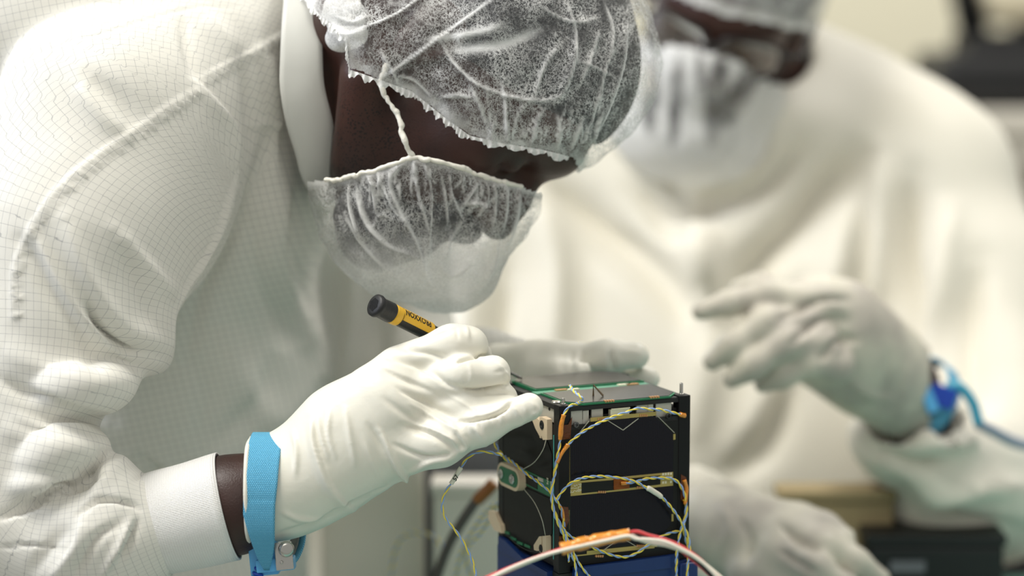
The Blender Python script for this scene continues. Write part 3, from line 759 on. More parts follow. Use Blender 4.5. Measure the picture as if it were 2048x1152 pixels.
# ---- beard cover
bagf = union([hell((.058, -.040, 0), (.064, .072, .070)), (hell((.100, -.005, 0), (.032, .032, .040)), .03), (hell((.088, -.075, 0), (.052, .040, .058)), .03),
              (pell(925, 520, 1.735, .020, .025, .040), .05), (pell(905, 565, 1.745, .012, .014, .030), .03), (pell(740, 440, 1.73, .020, .024, .04), .03)], .03)
BC = ([-.12, -.094, -.07, -.043, -.024, -.004, .018, .05], [.040, .052, .057, .060, .072, .090, .107, .13])
V, F = sdf_mesh(bagf, HO-.26, HO+.22, .0016)
V = relax(V, F, 3); q = HL(V)
ed = q[:, 0]-np.interp(q[:, 1], *BC); V, F, ed = keep(V, F, ed > 0, ed)
N = vnormals(V, F)
BF = [([(822, 318), (790, 345), (782, 372), (800, 420), (835, 490), (850, 560)], 6, .005, 's'), ([(832, 325), (835, 380), (850, 440), (857, 475)], 4, .004), ([(850, 325), (862, 380), (860, 440), (857, 475), (862, 520)], 3.5, .004, 's'),
      ([(880, 340), (890, 400), (895, 450)], 4, .003), ([(900, 345), (900, 380), (915, 415), (925, 438)], 4, .004, 's'), ([(925, 438), (900, 480), (890, 520)], 4, .003), ([(960, 360), (935, 395), (918, 420)], 4, .003),
      ([(925, 408), (950, 402), (978, 412)], 5, .004, 's'), ([(985, 370), (990, 400), (985, 460)], 4, .003), ([(985, 372), (1010, 372), (1012, 410), (1005, 465)], 6, .004, 's'), ([(715, 360), (720, 400), (740, 450), (780, 490), (835, 510)], 6, .004, 's'),
      ([(735, 350), (750, 380), (752, 430)], 4, .003), ([(755, 345), (790, 420), (820, 450)], 4, .003), ([(700, 365), (705, 420), (725, 480)], 5, .004), ([(770, 345), (760, 370), (765, 395)], 4, .003), ([(790, 440), (760, 430), (745, 460)], 3, .002),
      ([(850, 480), (850, 540), (880, 590)], 5, .003), ([(1000, 470), (985, 530), (960, 580)], 6, .003), ([(1040, 385), (1030, 440), (1010, 500)], 6, .003), ([(870, 520), (905, 550), (950, 520)], 8, .003), ([(690, 430), (740, 500), (800, 560)], 8, .003)]
rr = np.random.default_rng(11)
for k in range(34):
    x = rr.uniform(715, 1040); y = np.interp(x, [690, 830, 1060], [368, 318, 380]); L_ = rr.uniform(25, 90); cx = 850+(x-850)*.9
    BF.append(([(x, y+2), (x+rr.uniform(-8, 8), y+L_*.5), (cx+rr.uniform(-10, 10), y+L_)], rr.uniform(1.6, 3.2), rr.uniform(.001, .0022)))
V = V+N*(fnoise(V, 36, 15, 2)*.004+fnoise(V, 120, 19)*.0010)[:, None]
V, A = fold(V, N, BF, attr=True)
yq = PX(V)[:, 1]; A = np.maximum(np.minimum(A*1.1, 1), .85*np.exp(-((ed-.001)/.004)**2)); A = np.maximum(A, .60*np.clip((yq-440)/90, 0, 1))
cover = mesh_obj('beard_cover', V, F, M_beardnet, person, True, {'ply': A})
M_string = plain('white_elastic', srgb(238, 234, 222), .8, 0, (900, .6))
def fuzzy(path, r, seed, name, parent, fr=.5):
    c = catmull(path, 14); c = c+np.stack([fnoise(c, 260, seed+i) for i in range(3)], 1)*r*.6
    rr_ = r*(1+fr*fnoise(c, 420, seed+7)); mb = MB(); mb.tube(c, rr_, 8); return mb.obj(name, M_string, parent, True)
rimb = []
for up in np.linspace(-.10, .016, 40):
    fw = np.interp(up, *BC)+.0006; rimb.append((fw, up, surf_at(bagf, fw, up)+.0004))
rimb = HW(np.array(rimb)); fuzzy(rimb[::2], .0016, 3, 'elastic_edge', cover, .35)
j = rimb[np.argmin(np.abs(PX(rimb)[:, 0]-828))]
jd = PX(j)[2]
fuzzy([j, P(808, 275, jd-.004), P(795, 235, jd-.003), P(775, 200, jd-.002), P(760, 165, jd), P(775, 130, jd+.006)], .0019, 5, 'ear_loop', cover, .55)

t_ = np.linspace(0, 1, 40)
wad = union([plimb([(650, 44, 1.68, 10), (672, 24, 1.655, 26), (712, 30, 1.64, 26)], .01), plimb([(656, 66, 1.67, 12), (684, 76, 1.65, 22), (716, 68, 1.64, 22)], .01), plimb([(682, -40, 1.65, 30), (700, 30, 1.65, 22)], .01)], .006)
V, F = sdf_mesh(wad, P(615, 130, 1.58)-.01, P(780, -90, 1.74)+.01, .0016); N = vnormals(V, F)
V = V+N*(fnoise(V, 70, 3, 2)*.0035)[:, None]; V, A = fold(V, N, [([(672, 50), (700, 48), (735, 52)], 3, -.004), ([(690, 20), (712, 30), (735, 20)], 3, -.002), ([(680, 70), (705, 88), (735, 80)], 3, .002), ([(715, -20), (722, 40), (728, 90)], 3, .002)], attr=True)
mesh_obj('gathered_end', V, F, M_band, net, True, {'ply': np.clip(.35+.6*A, 0, 1)})
# ------------------------------------------------------------------ his gown
M_gown = fabric('gown_cloth', srgb(238, 236, 228)); M_knit = None
gt = [([(600, 60, 1.81, 150), (400, 180, 1.87, 265), (290, 480, 1.93, 310), (270, 800, 1.98, 328), (215, 1250, 2.02, 350), (200, 1900, 2.05, 370)])]
torso_f = union([plimb(gt[0], .08, FW, .72), (pell(200, 60, 1.84, .17, .12, .19), .06), (pell(520, 330, 1.80, .045, .09, .09), .05)], .05)
AX = [P(a, b, d) for a, b, d in ((600, 60, 1.78), (430, 110, 1.72), (220, 230, 1.67), (130, 500, 1.635), (95, 760, 1.62), (45, 980, 1.61), (60, 1070, 1.60), (200, 1085, 1.60), (320, 1055, 1.60))]
arm_f = union([plimb([(560, 90, 1.78, 110), (400, 130, 1.72, 150), (220, 250, 1.67, 190), (150, 480, 1.64, 185), (88, 700, 1.625, 128), (20, 900, 1.615, 108), (0, 1050, 1.61, 130)], .05),
               (plimb([(10, 1060, 1.61, 130), (150, 1092, 1.60, 116), (240, 1074, 1.60, 108), (285, 1062, 1.60, 98)], .02), .015),
               (pell(320, 370, 1.69, .055, .088, .06, -12), .04), (pell(265, 600, 1.635, .026, .034, .045, -25), .02), (pell(285, 655, 1.63, .018, .020, .035, 35), .012),
               (pell(160, 778, 1.603, .0385, .0215, .048, 4), .005), (pell(118, 908, 1.60, .0345, .0200, .046, 10), .004),
               (pell(95, 960, 1.60, .030, .016, .045, 5), .006),
               (pell(250, 1000, 1.60, .0165, .031, .036, 16), .008), (pell(200, 1060, 1.59, .024, .026, .036, 20), .012),
               (pell(300, 710, 1.64, .012, .014, .030, 40), .02)], .02)
left_f = plimb([(600, 260, 1.96, 150), (720, 480, 2.02, 150), (770, 760, 2.02, 130), (860, 800, 1.95, 85), (960, 745, 1.86, 62), (1030, 722, 1.81, 52)], .05)
GF = lambda X: smin(smin(torso_f(X), arm_f(X), .012), left_f(X), .03)
ncut_ = plimb([(600, 152, 1.80, 250), (900, 60, 1.76, 280)], .02); nP0 = P(652, 95, 1.72); nN = unit(RT*.99+UP*.135)
neck_cut = lambda X: -smax(ncut_(X), -(X-nP0)@nN, .004)
def gown_field(X):
    d = GF(X); d = smax(d, neck_cut(X), .004)
    return smax(d, -plimb([(330, 1062, 1.60, 84), (480, 1015, 1.60, 96)])(X), .003)
V, F = sdf_mesh(gown_field, (-.54, 1.40, .80), (.07, 2.20, 1.52), .0021)
V = relax(V, F, 2, .5); N = vnormals(V, F)
q = PX(V)
GFOLD = [([(20, 640), (30, 520), (95, 400), (180, 320), (270, 258), (330, 215), (395, 172)], 4, .0020, 's'), ([(395, 160), (430, 140), (500, 105), (580, 58)], 4, .0018, 's'),
    ([(-10, 170), (60, 115), (120, 88), (220, 62), (370, 18), (480, 14)], 3, -.0012), ([(395, 165), (430, 205), (470, 260), (474, 345)], 8, .0045, 's'),
    ([(474, 345), (450, 420), (425, 490), (380, 560), (352, 620), (345, 690)], 8, .005, 'z'), ([(500, 320), (478, 430), (420, 540), (395, 620), (380, 720)], 16, -.006),
    ([(365, 30), (375, 90), (395, 160)], 14, -.004), ([(410, 30), (450, 80), (470, 130)], 18, .005), ([(180, 150), (240, 200), (275, 258)], 20, -.004), ([(150, 170), (210, 240), (250, 262)], 20, .004),
    ([(40, 480), (70, 520), (100, 580), (150, 660), (190, 740)], 16, -.007), ([(75, 470), (120, 560), (170, 640), (240, 700), (300, 715)], 12, .006, 's'),
    ([(130, 440), (180, 560), (250, 650), (335, 690)], 20, .007), ([(175, 605), (195, 650), (235, 688), (265, 700)], 6, -.010), ([(240, 480), (270, 560), (310, 650)], 22, -.006), ([(230, 460), (300, 540), (350, 590)], 16, .005),
    ([(0, 760), (80, 800), (160, 830), (225, 842)], 14, -.008), ([(0, 700), (100, 740), (200, 760), (265, 765)], 26, .005), ([(30, 830), (110, 860), (210, 850)], 10, .004), ([(0, 850), (80, 880), (200, 900)], 24, .005),
    ([(0, 1040), (60, 1020), (120, 995), (200, 965)], 7, -.008, 'z'), ([(100, 990), (120, 972), (180, 968)], 6, -.006), ([(0, 1095), (60, 1090), (130, 1100)], 3, -.003),
    ([(155, 1030), (200, 1000), (260, 1008), (280, 1020)], 5, -.006), ([(100, 1152), (150, 1090), (160, 1040)], 10, .005, 's'), ([(150, 1152), (190, 1080), (240, 1045)], 9, -.005), ([(205, 1150), (240, 1085), (262, 1040)], 7, .005),
    ([(180, 1010), (220, 940), (262, 912)], 14, .004), ([(270, 960), (320, 940), (345, 945)], 6, -.003), ([(240, 1120), (262, 1080), (275, 1040)], 6, -.005), ([(60, 1152), (90, 1110), (140, 1050)], 16, -.004), ([(278, 905), (310, 930), (335, 960)], 8, -.004),
    ([(595, 250), (620, 420), (650, 600), (640, 760)], 26, -.006), ([(540, 300), (560, 420), (590, 560), (640, 740)], 22, .007), ([(500, 420), (520, 560), (600, 700)], 26, -.007), ([(600, 400), (585, 500), (620, 640)], 18, -.008),
    ([(440, 640), (480, 760), (560, 860)], 34, .006), ([(380, 700), (420, 800), (400, 900)], 30, -.007), ([(560, 700), (520, 800), (420, 900)], 26, -.006), ([(640, 600), (630, 740), (560, 860)], 22, .006),
    ([(520, 100), (545, 160), (540, 360)], 14, .006), ([(480, 110), (500, 200), (505, 300)], 14, -.006), ([(575, 150), (560, 230), (500, 255)], 8, .003), ([(660, 430), (700, 560), (690, 800)], 24, .008), ([(740, 500), (760, 640), (730, 780)], 26, -.008)]
# puckers along the stitched seams
rr = np.random.default_rng(5)
for seam, wd in (([(22, 640), (32, 520), (98, 404), (183, 325), (273, 263), (333, 220), (390, 178)], 16), ([(400, 166), (432, 147), (502, 112), (575, 68)], 11), ([(352, 625), (380, 568), (425, 500), (450, 428), (474, 360)], 9)):
    c = catmull(seam, 40); L = np.r_[0, np.cumsum(np.linalg.norm(np.diff(c, axis=0), axis=1))]; s_ = 6.
    while s_ < L[-1]-6:
        i = min(np.searchsorted(L, s_), len(c)-2); d = unit(c[i+1]-c[i]); n = np.array([-d[1], d[0]])
        if n[1] < 0: n = -n
        n2 = unit(n+.35*d); GFOLD.append(([tuple(c[i]+n2*1), tuple(c[i]+n2*wd*rr.uniform(.9, 1.5))], 3.2, rr.uniform(.0012, .0026))); s_ += rr.uniform(9, 15)
V = V+N*(fnoise(V, 9, 31, 2)*.004+fnoise(V, 22, 33, 2)*.0010*np.clip(1.2-.001*q[:, 0], .3, 1))[:, None]
V = fold(V, N, GFOLD)
# thread directions: along and round the sleeve; flat on the body
da = arm_f(V); db = np.minimum(torso_f(V), left_f(V)); ax = catmull(AX, 10); L = np.r_[0, np.cumsum(np.linalg.norm(np.diff(ax, axis=0), axis=1))]
bd = np.full(len(V), 1e9); U1 = np.zeros(len(V)); U2 = np.zeros(len(V)); tn = np.zeros((len(V), 3)); qq = np.zeros((len(V), 3))
for i in range(len(ax)-1):
    ab = ax[i+1]-ax[i]; t = np.clip(((V-ax[i])@ab)/(ab@ab), 0, 1); r_ = V-ax[i]-t[:, None]*ab; d = np.linalg.norm(r_, axis=1); m = d < bd
    bd[m] = d[m]; U1[m] = L[i]+t[m]*np.linalg.norm(ab); u = unit(ab); n1 = unit(np.cross(u, FW)); U2[m] = np.arctan2(r_[m]@n1, r_[m]@NR)*.062
g2 = V-P(500, 500, 1.8); flat = np.stack([g2@unit(RT+.2*UP), g2@unit(UP-.2*RT), g2@FW*0], 1)
arm_m = (da < db+.004)
sm_ = np.clip((U1-.15)/.20, 0, 1); th_ = .72*(1-sm_*sm_*(3-2*sm_)); p_, r_ = U1-.27, U2
tz = np.stack([p_*np.cos(th_)-r_*np.sin(th_), p_*np.sin(th_)+r_*np.cos(th_), U1*0], 1); rot = np.where(arm_m[:, None], tz, flat)
gown = mesh_obj('gown', V, F, M_gown, person, True, {'guv': rot})
# stand-up collar
def knit_mat():
    t = NT('knit_ribbing'); at = t.n('Attribute', attribute_name='guv'); sp = t.n('SeparateXYZ', i_0=at.outputs['Vector'])
    r = t.math('SINE', t.math('MULTIPLY', sp.outputs[0], 2*math.pi/.0011)); x = t.math('SINE', t.math('MULTIPLY', sp.outputs[1], 2*math.pi/.0016))
    h = t.math('ADD', t.math('MULTIPLY', r, .6), t.math('MULTIPLY', x, .4))
    c = t.mix(t.math('MULTIPLY_ADD', h, .14, .86), srgb(196, 196, 198), srgb(240, 238, 234))
    t.bsdf(Base_Color=c, Roughness=.9, Specular_IOR_Level=.1, Normal=t.bump(h, .5, .0006)); return t.m
M_knit = knit_mat()
def ring_strip(loops, name, mat, parent, closed=True, thick=.0012, attrs_uv=True):
    """cloth strip through a list of closed loops of points, given real thickness"""
    n = len(loops[0]); A = np.array(loops); V0 = A.reshape(-1, 3); m = len(loops)
    F0 = [(j*n+i, j*n+(i+1) % n, (j+1)*n+(i+1) % n, (j+1)*n+i) for j in range(m-1) for i in range(n if closed else n-1)]
    F0 = np.array(F0); N0 = vnormals(V0, F0)
    V = np.vstack([V0, V0-N0*thick]); Fb = F0[:, ::-1]+len(V0); k = len(V0)
    rim = []
    for j in (0, m-1):
        for i in range(n if closed else n-1):
            a, b = j*n+i, j*n+(i+1) % n; rim.append((b, a, a+k, b+k) if j == 0 else (a, b, b+k, a+k))
    F = np.vstack([F0, Fb, np.array(rim)])
    u = np.tile(np.r_[0, np.cumsum(np.linalg.norm(np.diff(A[m//2], axis=0), axis=1))], m); v = np.repeat(np.r_[0, np.cumsum(np.linalg.norm(np.diff(A.mean(1), axis=0), axis=1))], n)
    uv = np.stack([u, v, u*0], 1); return mesh_obj(name, V, F, mat, parent, True, {'guv': np.vstack([uv, uv])})
def loopc(c, X, Y, rx, ry, n=72, wob=0, ph=0, front=None):
    t = np.linspace(0, 2*math.pi, n, endpoint=False)
    k = 1+wob*(np.sin(3*t+ph)+.6*np.sin(7*t+2*ph))
    p = np.asarray(c)+np.outer(np.cos(t)*rx*k, X)+np.outer(np.sin(t)*ry*k, Y)
    return p
def collar_loops():
    out = []
    for s_ in np.linspace(0, 1, 9):
        # near side follows the neck opening seen in the picture, far side mirrors it in depth
        e = np.array([[652-6*s_, 70], [650, 130], [655, 215], [668, 295], [692, 372]]) if False else None
        top = P(664-70*s_, -62-2*s_, 1.775); bot = P(702-74*s_, 374+24*math.sin(s_*2.2), 1.775)
        c = (top+bot)/2; h = (top-bot)/2; t = np.linspace(0, 2*math.pi, 84, endpoint=False)
        p = c+np.outer(np.cos(t), h)+np.outer(np.sin(t)*(.098+.010*s_), NR)
        p = p-np.outer((1-np.cos(t)**2)*.0085, RT)+np.outer(fnoise(p, 22, 5, 2)*.0035, RT)
        out.append(p+np.outer((np.sin(s_*math.pi)*.002*np.sin(t)+fnoise(p, 26, 9, 2)*.0030), NR))
    return out
lp = collar_loops()
mesh_c = ring_strip(lp, 'collar', fabric('collar_cloth', srgb(228, 228, 222), False), gown, True, .0035)
# knitted cuff on the near wrist
def cuff(pa, pb, name, parent, ra, rb, mat, n=96, rows=14, end_tilt=0.):
    a = unit(pb-pa); X = unit(UP-a*(UP@a)); Y = np.cross(a, X); out = []
    for s_ in np.linspace(0, 1, rows):
        r = ra*(1-s_)+rb*s_; c = pa+(pb-pa)*s_
        p = loopc(c, X, Y, r, r*.98, n); tilt = (p-c)@X; p = p+np.outer(-tilt*end_tilt*s_, a); p = p+np.outer(fnoise(p, 40, 3)*.0006, X)
        out.append(p)
    return ring_strip(out, name, mat, parent, True, .0014)
cuff(P(268, 1060, 1.60), P(457, 1012, 1.60), 'knit_cuff', gown, .0342, .0362, M_knit, end_tilt=-.02)

# lower part of the gown, trousers and shoes, below the table edge
V, F = sdf_mesh(lambda X: smax(torso_f(X), -(X[:, 2]-.46), .004), (-.62, 1.45, .40), (-.02, 2.45, .86), .009); V = relax(V, F, 2); g2 = V-P(500, 500, 1.8)
mesh_obj('gown_skirt', V, F, M_gown, person, True, {'guv': np.stack([g2@unit(RT+.2*UP), g2@unit(UP-.2*RT), g2@FW*0], 1)})
M_trs = plain('pale_trousers', srgb(206, 208, 204), .85, 0, (90, .3)); M_shoe = plain('white_shoe', srgb(214, 214, 210), .5)
def legs(cx, cy, parent, fx, fy, sep, ztop=.62):
    d = unit((fx, fy, 0)); n = np.array([-d[1], d[0], 0]); c = np.array([cx, cy, 0])
    f = union([limb([c+n*s*sep+(0, 0, ztop), c+n*s*sep+d*.02+(0, 0, .45), c+n*s*sep*1.05+(0, 0, .09)], [.085, .070, .055], .03) for s in (1, -1)], .02)
    V, F = sdf_mesh(lambda X: smax(f(X), -(X[:, 2]-.075), .003), c+(-.35, -.35, .05), c+(.35, .35, ztop+.12), .010); V = relax(V, F, 2); N = vnormals(V, F)
    mesh_obj('trousers', V+N*(fnoise(V, 14, 3, 2)*.004)[:, None], F, M_trs, parent)
    for s in (1, -1):
        b = c+n*s*sep*1.05; g = union([limb([b+(0, 0, .045)-d*.03, b+d*.08+(0, 0, .040), b+d*.17+(0, 0, .032)], [.045, .042, .034], .02), limb([b+(0, 0, .11), b+(0, 0, .05)], [.042, .042])], .02)
        V, F = sdf_mesh(lambda X: smax(g(X), -(X[:, 2]-.002), .004), b-.25, b+.25, .007); mesh_obj('shoe', relax(V, F, 2), F, M_shoe, parent)
legs(-.34, 1.98, person, 1, .1, .10)
# ------------------------------------------------------------------ his gloves and wrist strap
def glove_mat(name, col, rough=.42):
    t = NT(name); tc = t.n('TexCoord'); n = t.n('TexNoise', i_Vector=tc.outputs['Object'], i_Scale=34., i_Detail=4., i_Distortion=.6)
    n2 = t.n('TexNoise', i_Vector=tc.outputs['Object'], i_Scale=150., i_Detail=2.)
    h = t.math('ADD', n.outputs[0], t.math('MULTIPLY', n2.outputs[0], .15))
    t.bsdf(Base_Color=col, Roughness=rough, Specular_IOR_Level=.35, Subsurface_Weight=.12, Subsurface_Radius=(.006, .005, .004), Normal=t.bump(h, .22, .004)); return t.m
M_glove = glove_mat('white_glove', srgb(228, 225, 212))
d0 = 1.60
palm = union([plimb([(490, 998, d0, 98), (565, 974, d0, 100), (640, 936, d0, 102)], .008, FW, 1.02), (plimb([(620, 945, d0, 98), (700, 882, d0-.004, 112), (770, 818, d0-.008, 98)], .012, FW, 1.3), .012)], .02)
rg = union([palm,
    (plimb([(800, 735, 1.600, 46), (905, 692, 1.598, 37), (938, 691, 1.602, 36)], .01), .012),
    (plimb([(815, 790, 1.595, 48), (920, 752, 1.585, 35), (985, 746, 1.588, 34)], .01), .004),
    (plimb([(820, 840, 1.593, 46), (930, 812, 1.587, 34), (1004, 797, 1.592, 30)], .01), .004),
    (plimb([(790, 895, 1.590, 62), (880, 885, 1.582, 44), (965, 852, 1.578, 33), (1058, 813, 1.577, 28)], .01), .006)], .01)
tips = [plimb([(938, 692, 1.602, 35), (950, 715, 1.632, 29), (925, 745, 1.650, 24)], .008), plimb([(985, 748, 1.588, 33), (985, 775, 1.622, 28), (950, 790, 1.648, 23)], .008),
        plimb([(1004, 799, 1.592, 29), (985, 815, 1.625, 26), (950, 815, 1.65, 22)], .008), plimb([(700, 850, 1.62, 60), (780, 770, 1.655, 44), (880, 735, 1.668, 32), (960, 742, 1.672, 27)], .015)]
def rgf(X):
    d = rg(X)
    for g in tips: d = smin(d, g(X), .004)
    return d
V, F = sdf_mesh(rgf, P(400, 1152, 1.52)-.01, P(1130, 600, 1.74)+.01, .0011)
# open the glove at the wrist
V = relax(V, F, 1, .4); m = PX(V)[:, 0] > 497+6*np.sin(PX(V)[:, 1]*.05)
V, F = keep(V, F, m); N = vnormals(V, F)
Zp = lambda pts: [(480+a/1.945, 560+b/1.945) for a, b in pts]
GL = [(Zp([(630, 270), (730, 290), (800, 312), (850, 318)]), 5, -.0024, 'z'), (Zp([(560, 300), (720, 350), (800, 410), (870, 428)]), 5, -.0028, 'z'), (Zp([(540, 340), (680, 400), (760, 440)]), 5, -.0020, 's'),
    (Zp([(620, 430), (720, 480), (790, 520), (850, 550)]), 5, -.0030, 'z'), (Zp([(640, 560), (760, 600), (850, 665)]), 5, -.0030, 's'), (Zp([(690, 560), (820, 620), (850, 660)]), 4, .0022), (Zp([(600, 640), (720, 690), (830, 680)]), 5, -.0025),
    (Zp([(550, 590), (600, 700), (650, 765), (700, 785), (760, 770)]), 5, .0036, 's'), (Zp([(285, 530), (292, 640), (340, 780), (400, 860), (450, 895)]), 6, .0036, 's'), (Zp([(350, 500), (345, 600), (370, 690)]), 5, .0018), (Zp([(410, 500), (430, 620), (450, 720)]), 6, .0018),
    (Zp([(300, 520), (320, 620), (345, 700)]), 5, .002), (Zp([(205, 590), (220, 660), (215, 760)]), 6, .0018), (Zp([(160, 980), (300, 940), (400, 885), (600, 790)]), 5, -.0022, 's'), (Zp([(160, 900), (230, 930), (330, 935)]), 6, .0015),
    (Zp([(650, 750), (740, 700), (800, 690), (850, 670)]), 5, .0025, 's'), (Zp([(900, 560), (940, 600), (960, 645)]), 4, .002, 's'), (Zp([(820, 560), (880, 640), (840, 672)]), 5, .0024), (Zp([(1040, 470), (1100, 540), (1080, 570)]), 4, .0012), (Zp([(1150, 480), (1160, 510), (1130, 530)]), 4, .0012),
    (Zp([(850, 548), (910, 544), (1000, 522), (1065, 468)]), 3., -.006), (Zp([(865, 430), (950, 428), (1040, 410)]), 3., -.006), (Zp([(840, 316), (900, 300), (968, 296)]), 3., -.006),
    (Zp([(890, 310), (900, 380), (880, 420)]), 4, .0008), (Zp([(1000, 320), (1040, 370), (1050, 400)]), 3, .0014), (Zp([(990, 360), (1040, 350)]), 3, -.001), (Zp([(900, 450), (1000, 440), (1080, 450)]), 3, -.0014), (Zp([(900, 500), (980, 490), (1060, 470)]), 3, .001),
    (Zp([(800, 440), (900, 500), (930, 540)]), 3, .001), (Zp([(700, 250), (760, 215), (840, 190)]), 4, -.0012), (Zp([(840, 190), (850, 230)]), 3, -.001), (Zp([(880, 180), (890, 230)]), 4, .0012),
    (Zp([(500, 560), (560, 660), (600, 740)]), 6, -.0016), (Zp([(480, 620), (520, 720), (560, 800)]), 8, .0012), (Zp([(520, 840), (580, 800), (650, 760)]), 5, .0016, 's'), (Zp([(660, 480), (760, 540), (860, 600)]), 4, .0018), (Zp([(560, 460), (640, 520), (720, 570)]), 8, -.0014)]
rr = np.random.default_rng(8)
for k in range(24):
    x, y = rr.uniform(900, 1110), 0; t_ = (x-900)/210; cx, cy = 900+t_*170, 872-t_*62; n_ = np.array([.35, .94]); l = rr.uniform(8, 22); GL.append(([(cx-n_[0]*l, cy-n_[1]*l), (cx+n_[0]*l*.5, cy+n_[1]*l)], 2.4, rr.uniform(.0004, .0010)))
V = V+N*(fnoise(V, 30, 41, 2)*.0008)[:, None]; V = fold(V, N, [(g[0], g[1]*.85, g[2]*1.25)+tuple(g[3:]) for g in GL]); V = relax(V, F, 2, .5)
rglove = mesh_obj('glove', V, F, M_glove, person, True); tag(rglove, 'near glove, little finger pointing along the satellite edge')
# rolled rim of the glove
edge = [P(503, 876, 1.60), P(494, 900, 1.575), P(491, 980, 1.563), P(494, 1060, 1.568), P(500, 1088, 1.585)]
mb = MB(); mb.tube(catmull(edge, 10), .0016, 8); mb.obj('rolled_rim', M_glove, rglove, True)
# far glove resting on the satellite's back edge
lg = union([plimb([(1000, 742, 1.80, 56), (1080, 735, 1.775, 44), (1130, 728, 1.755, 36)], .02), (plimb([(1120, 722, 1.758, 34), (1215, 712, 1.745, 29), (1272, 711, 1.742, 27)], .01), .012),
    (plimb([(1100, 745, 1.765, 30), (1200, 752, 1.765, 22), (1290, 756, 1.757, 17), (1301, 758, 1.755, 17)], .01), .01), (plimb([(1070, 752, 1.755, 30), (1120, 748, 1.735, 22), (1165, 742, 1.725, 18)], .01), .012), (plimb([(1080, 760, 1.785, 26), (1160, 775, 1.79, 20), (1210, 785, 1.79, 17)], .01), .01)], .01)
V, F = sdf_mesh(lg, P(930, 830, 1.66)-.01, P(1340, 640, 1.86)+.01, .0022); V = relax(V, F, 1, .4); N = vnormals(V, F)
V = fold(V, N, [([(x, 700), (x+rr.uniform(-6, 8), 745)], 3.5, rr.uniform(-.002, .0016)) for x in range(1120, 1230, 11)]+[([(1222, 700), (1226, 725), (1232, 745)], 4, -.003), ([(1235, 700), (1280, 706)], 5, .001)])
lglove = mesh_obj('glove', V, F, M_glove, person, True); tag(lglove, 'far glove holding the back edge of the satellite')
# ---- elastic wrist strap
def strap_mat(name, a, b):
    t = NT(name); at = t.n('Attribute', attribute_name='guv'); sp = t.n('SeparateXYZ', i_0=at.outputs['Vector'])
    u = t.math('DIVIDE', sp.outputs[0], .00115); v = t.math('DIVIDE', sp.outputs[1], .00135)
    off = t.math('MULTIPLY', t.math('MODULO', t.math('FLOOR', u), 2.), .5)
    du = t.math('SUBTRACT', t.math('FRACT', u), .5); dv = t.math('SUBTRACT', t.math('FRACT', t.math('ADD', v, off)), .5)
    r = t.math('ADD', t.math('MULTIPLY', du, du), t.math('MULTIPLY', dv, dv)); h = t.math('SUBTRACT', 1., t.math('MINIMUM', t.math('MULTIPLY', r, 4.5), 1.))
    c = t.mix(h, a, b); t.bsdf(Base_Color=c, Roughness=.75, Specular_IOR_Level=.25, Normal=t.bump(h, .8, .0007)); return t.m
M_strap = strap_mat('blue_elastic_weave', srgb(62, 150, 192), srgb(146, 216, 244)); M_clip = plain('light_blue_plastic', srgb(92, 176, 230), .35); M_cord = plain('blue_cord', srgb(20, 64, 168), .35)
wc = P(533, 981, 1.60); sx_ = []
path = []
for a in np.linspace(200, -10, 40): # from the back over the top and down the near side
    t = math.radians(a-0); path.append(wc+UP*math.sin(t)*.0380+NR*math.cos(t)*.0375)
path = path[8:]
last = path[-1]; path = path[:-1]+[wc-UP*.006+NR*.0375, wc-UP*.016+NR*.0366, wc-UP*.026+NR*.0340, wc-UP*.036+NR*.0285, wc-UP*.044+NR*.0245, wc-UP*.050+NR*.022]
path = catmull(path, 3); rows = []; nP = len(path)
wl = np.interp(np.linspace(0, 1, nP), [0, .3, .75, .88, .96, 1], [-.0090, -.0096, -.0104, -.0108, -.0030, .0015]); wr = np.interp(np.linspace(0, 1, nP), [0, .3, .75, .93, 1], [.0124, .0122, .0110, .0092, .0050])
shx = np.interp(np.linspace(0, 1, nP), [0, .4, 1], [.0012, .0008, -.0008])
cols = 15
A = np.array([[path[i]+RT*(shx[i]+wl[i]+(wr[i]-wl[i])*k/(cols-1)) for k in range(cols)] for i in range(nP)])
def slab(A, name, mat, parent, th=.0011):
    n, m = A.shape[:2]; V0 = A.reshape(-1, 3); F0 = np.array([(i*m+j, (i+1)*m+j, (i+1)*m+j+1, i*m+j+1) for i in range(n-1) for j in range(m-1)]); N0 = vnormals(V0, F0)
    k = len(V0); V = np.vstack([V0+N0*th/2, V0-N0*th/2]); rim = []
    bd = [i*m for i in range(n)]+[(n-1)*m+j for j in range(1, m)]+[i*m+m-1 for i in range(n-2, -1, -1)]+[j for j in range(m-2, 0, -1)]
    for a, b in zip(bd, bd[1:]+bd[:1]): rim.append((b, a, a+k, b+k))
    F = np.vstack([F0, F0[:, ::-1]+k, np.array(rim)])
    L = np.r_[0, np.cumsum(np.linalg.norm(np.diff(A[:, m//2], axis=0), axis=1))]; uv = np.stack([np.repeat(L, m), np.tile(np.linspace(0, np.linalg.norm(A[0, -1]-A[0, 0]), m), n), np.zeros(k)], 1)
    return mesh_obj(name, V, F, mat, parent, True, {'guv': np.vstack([uv, uv])})
strap = slab(A, 'wrist_strap', M_strap, person, .0013); tag(strap, 'light blue elastic wrist strap over the glove cuff')
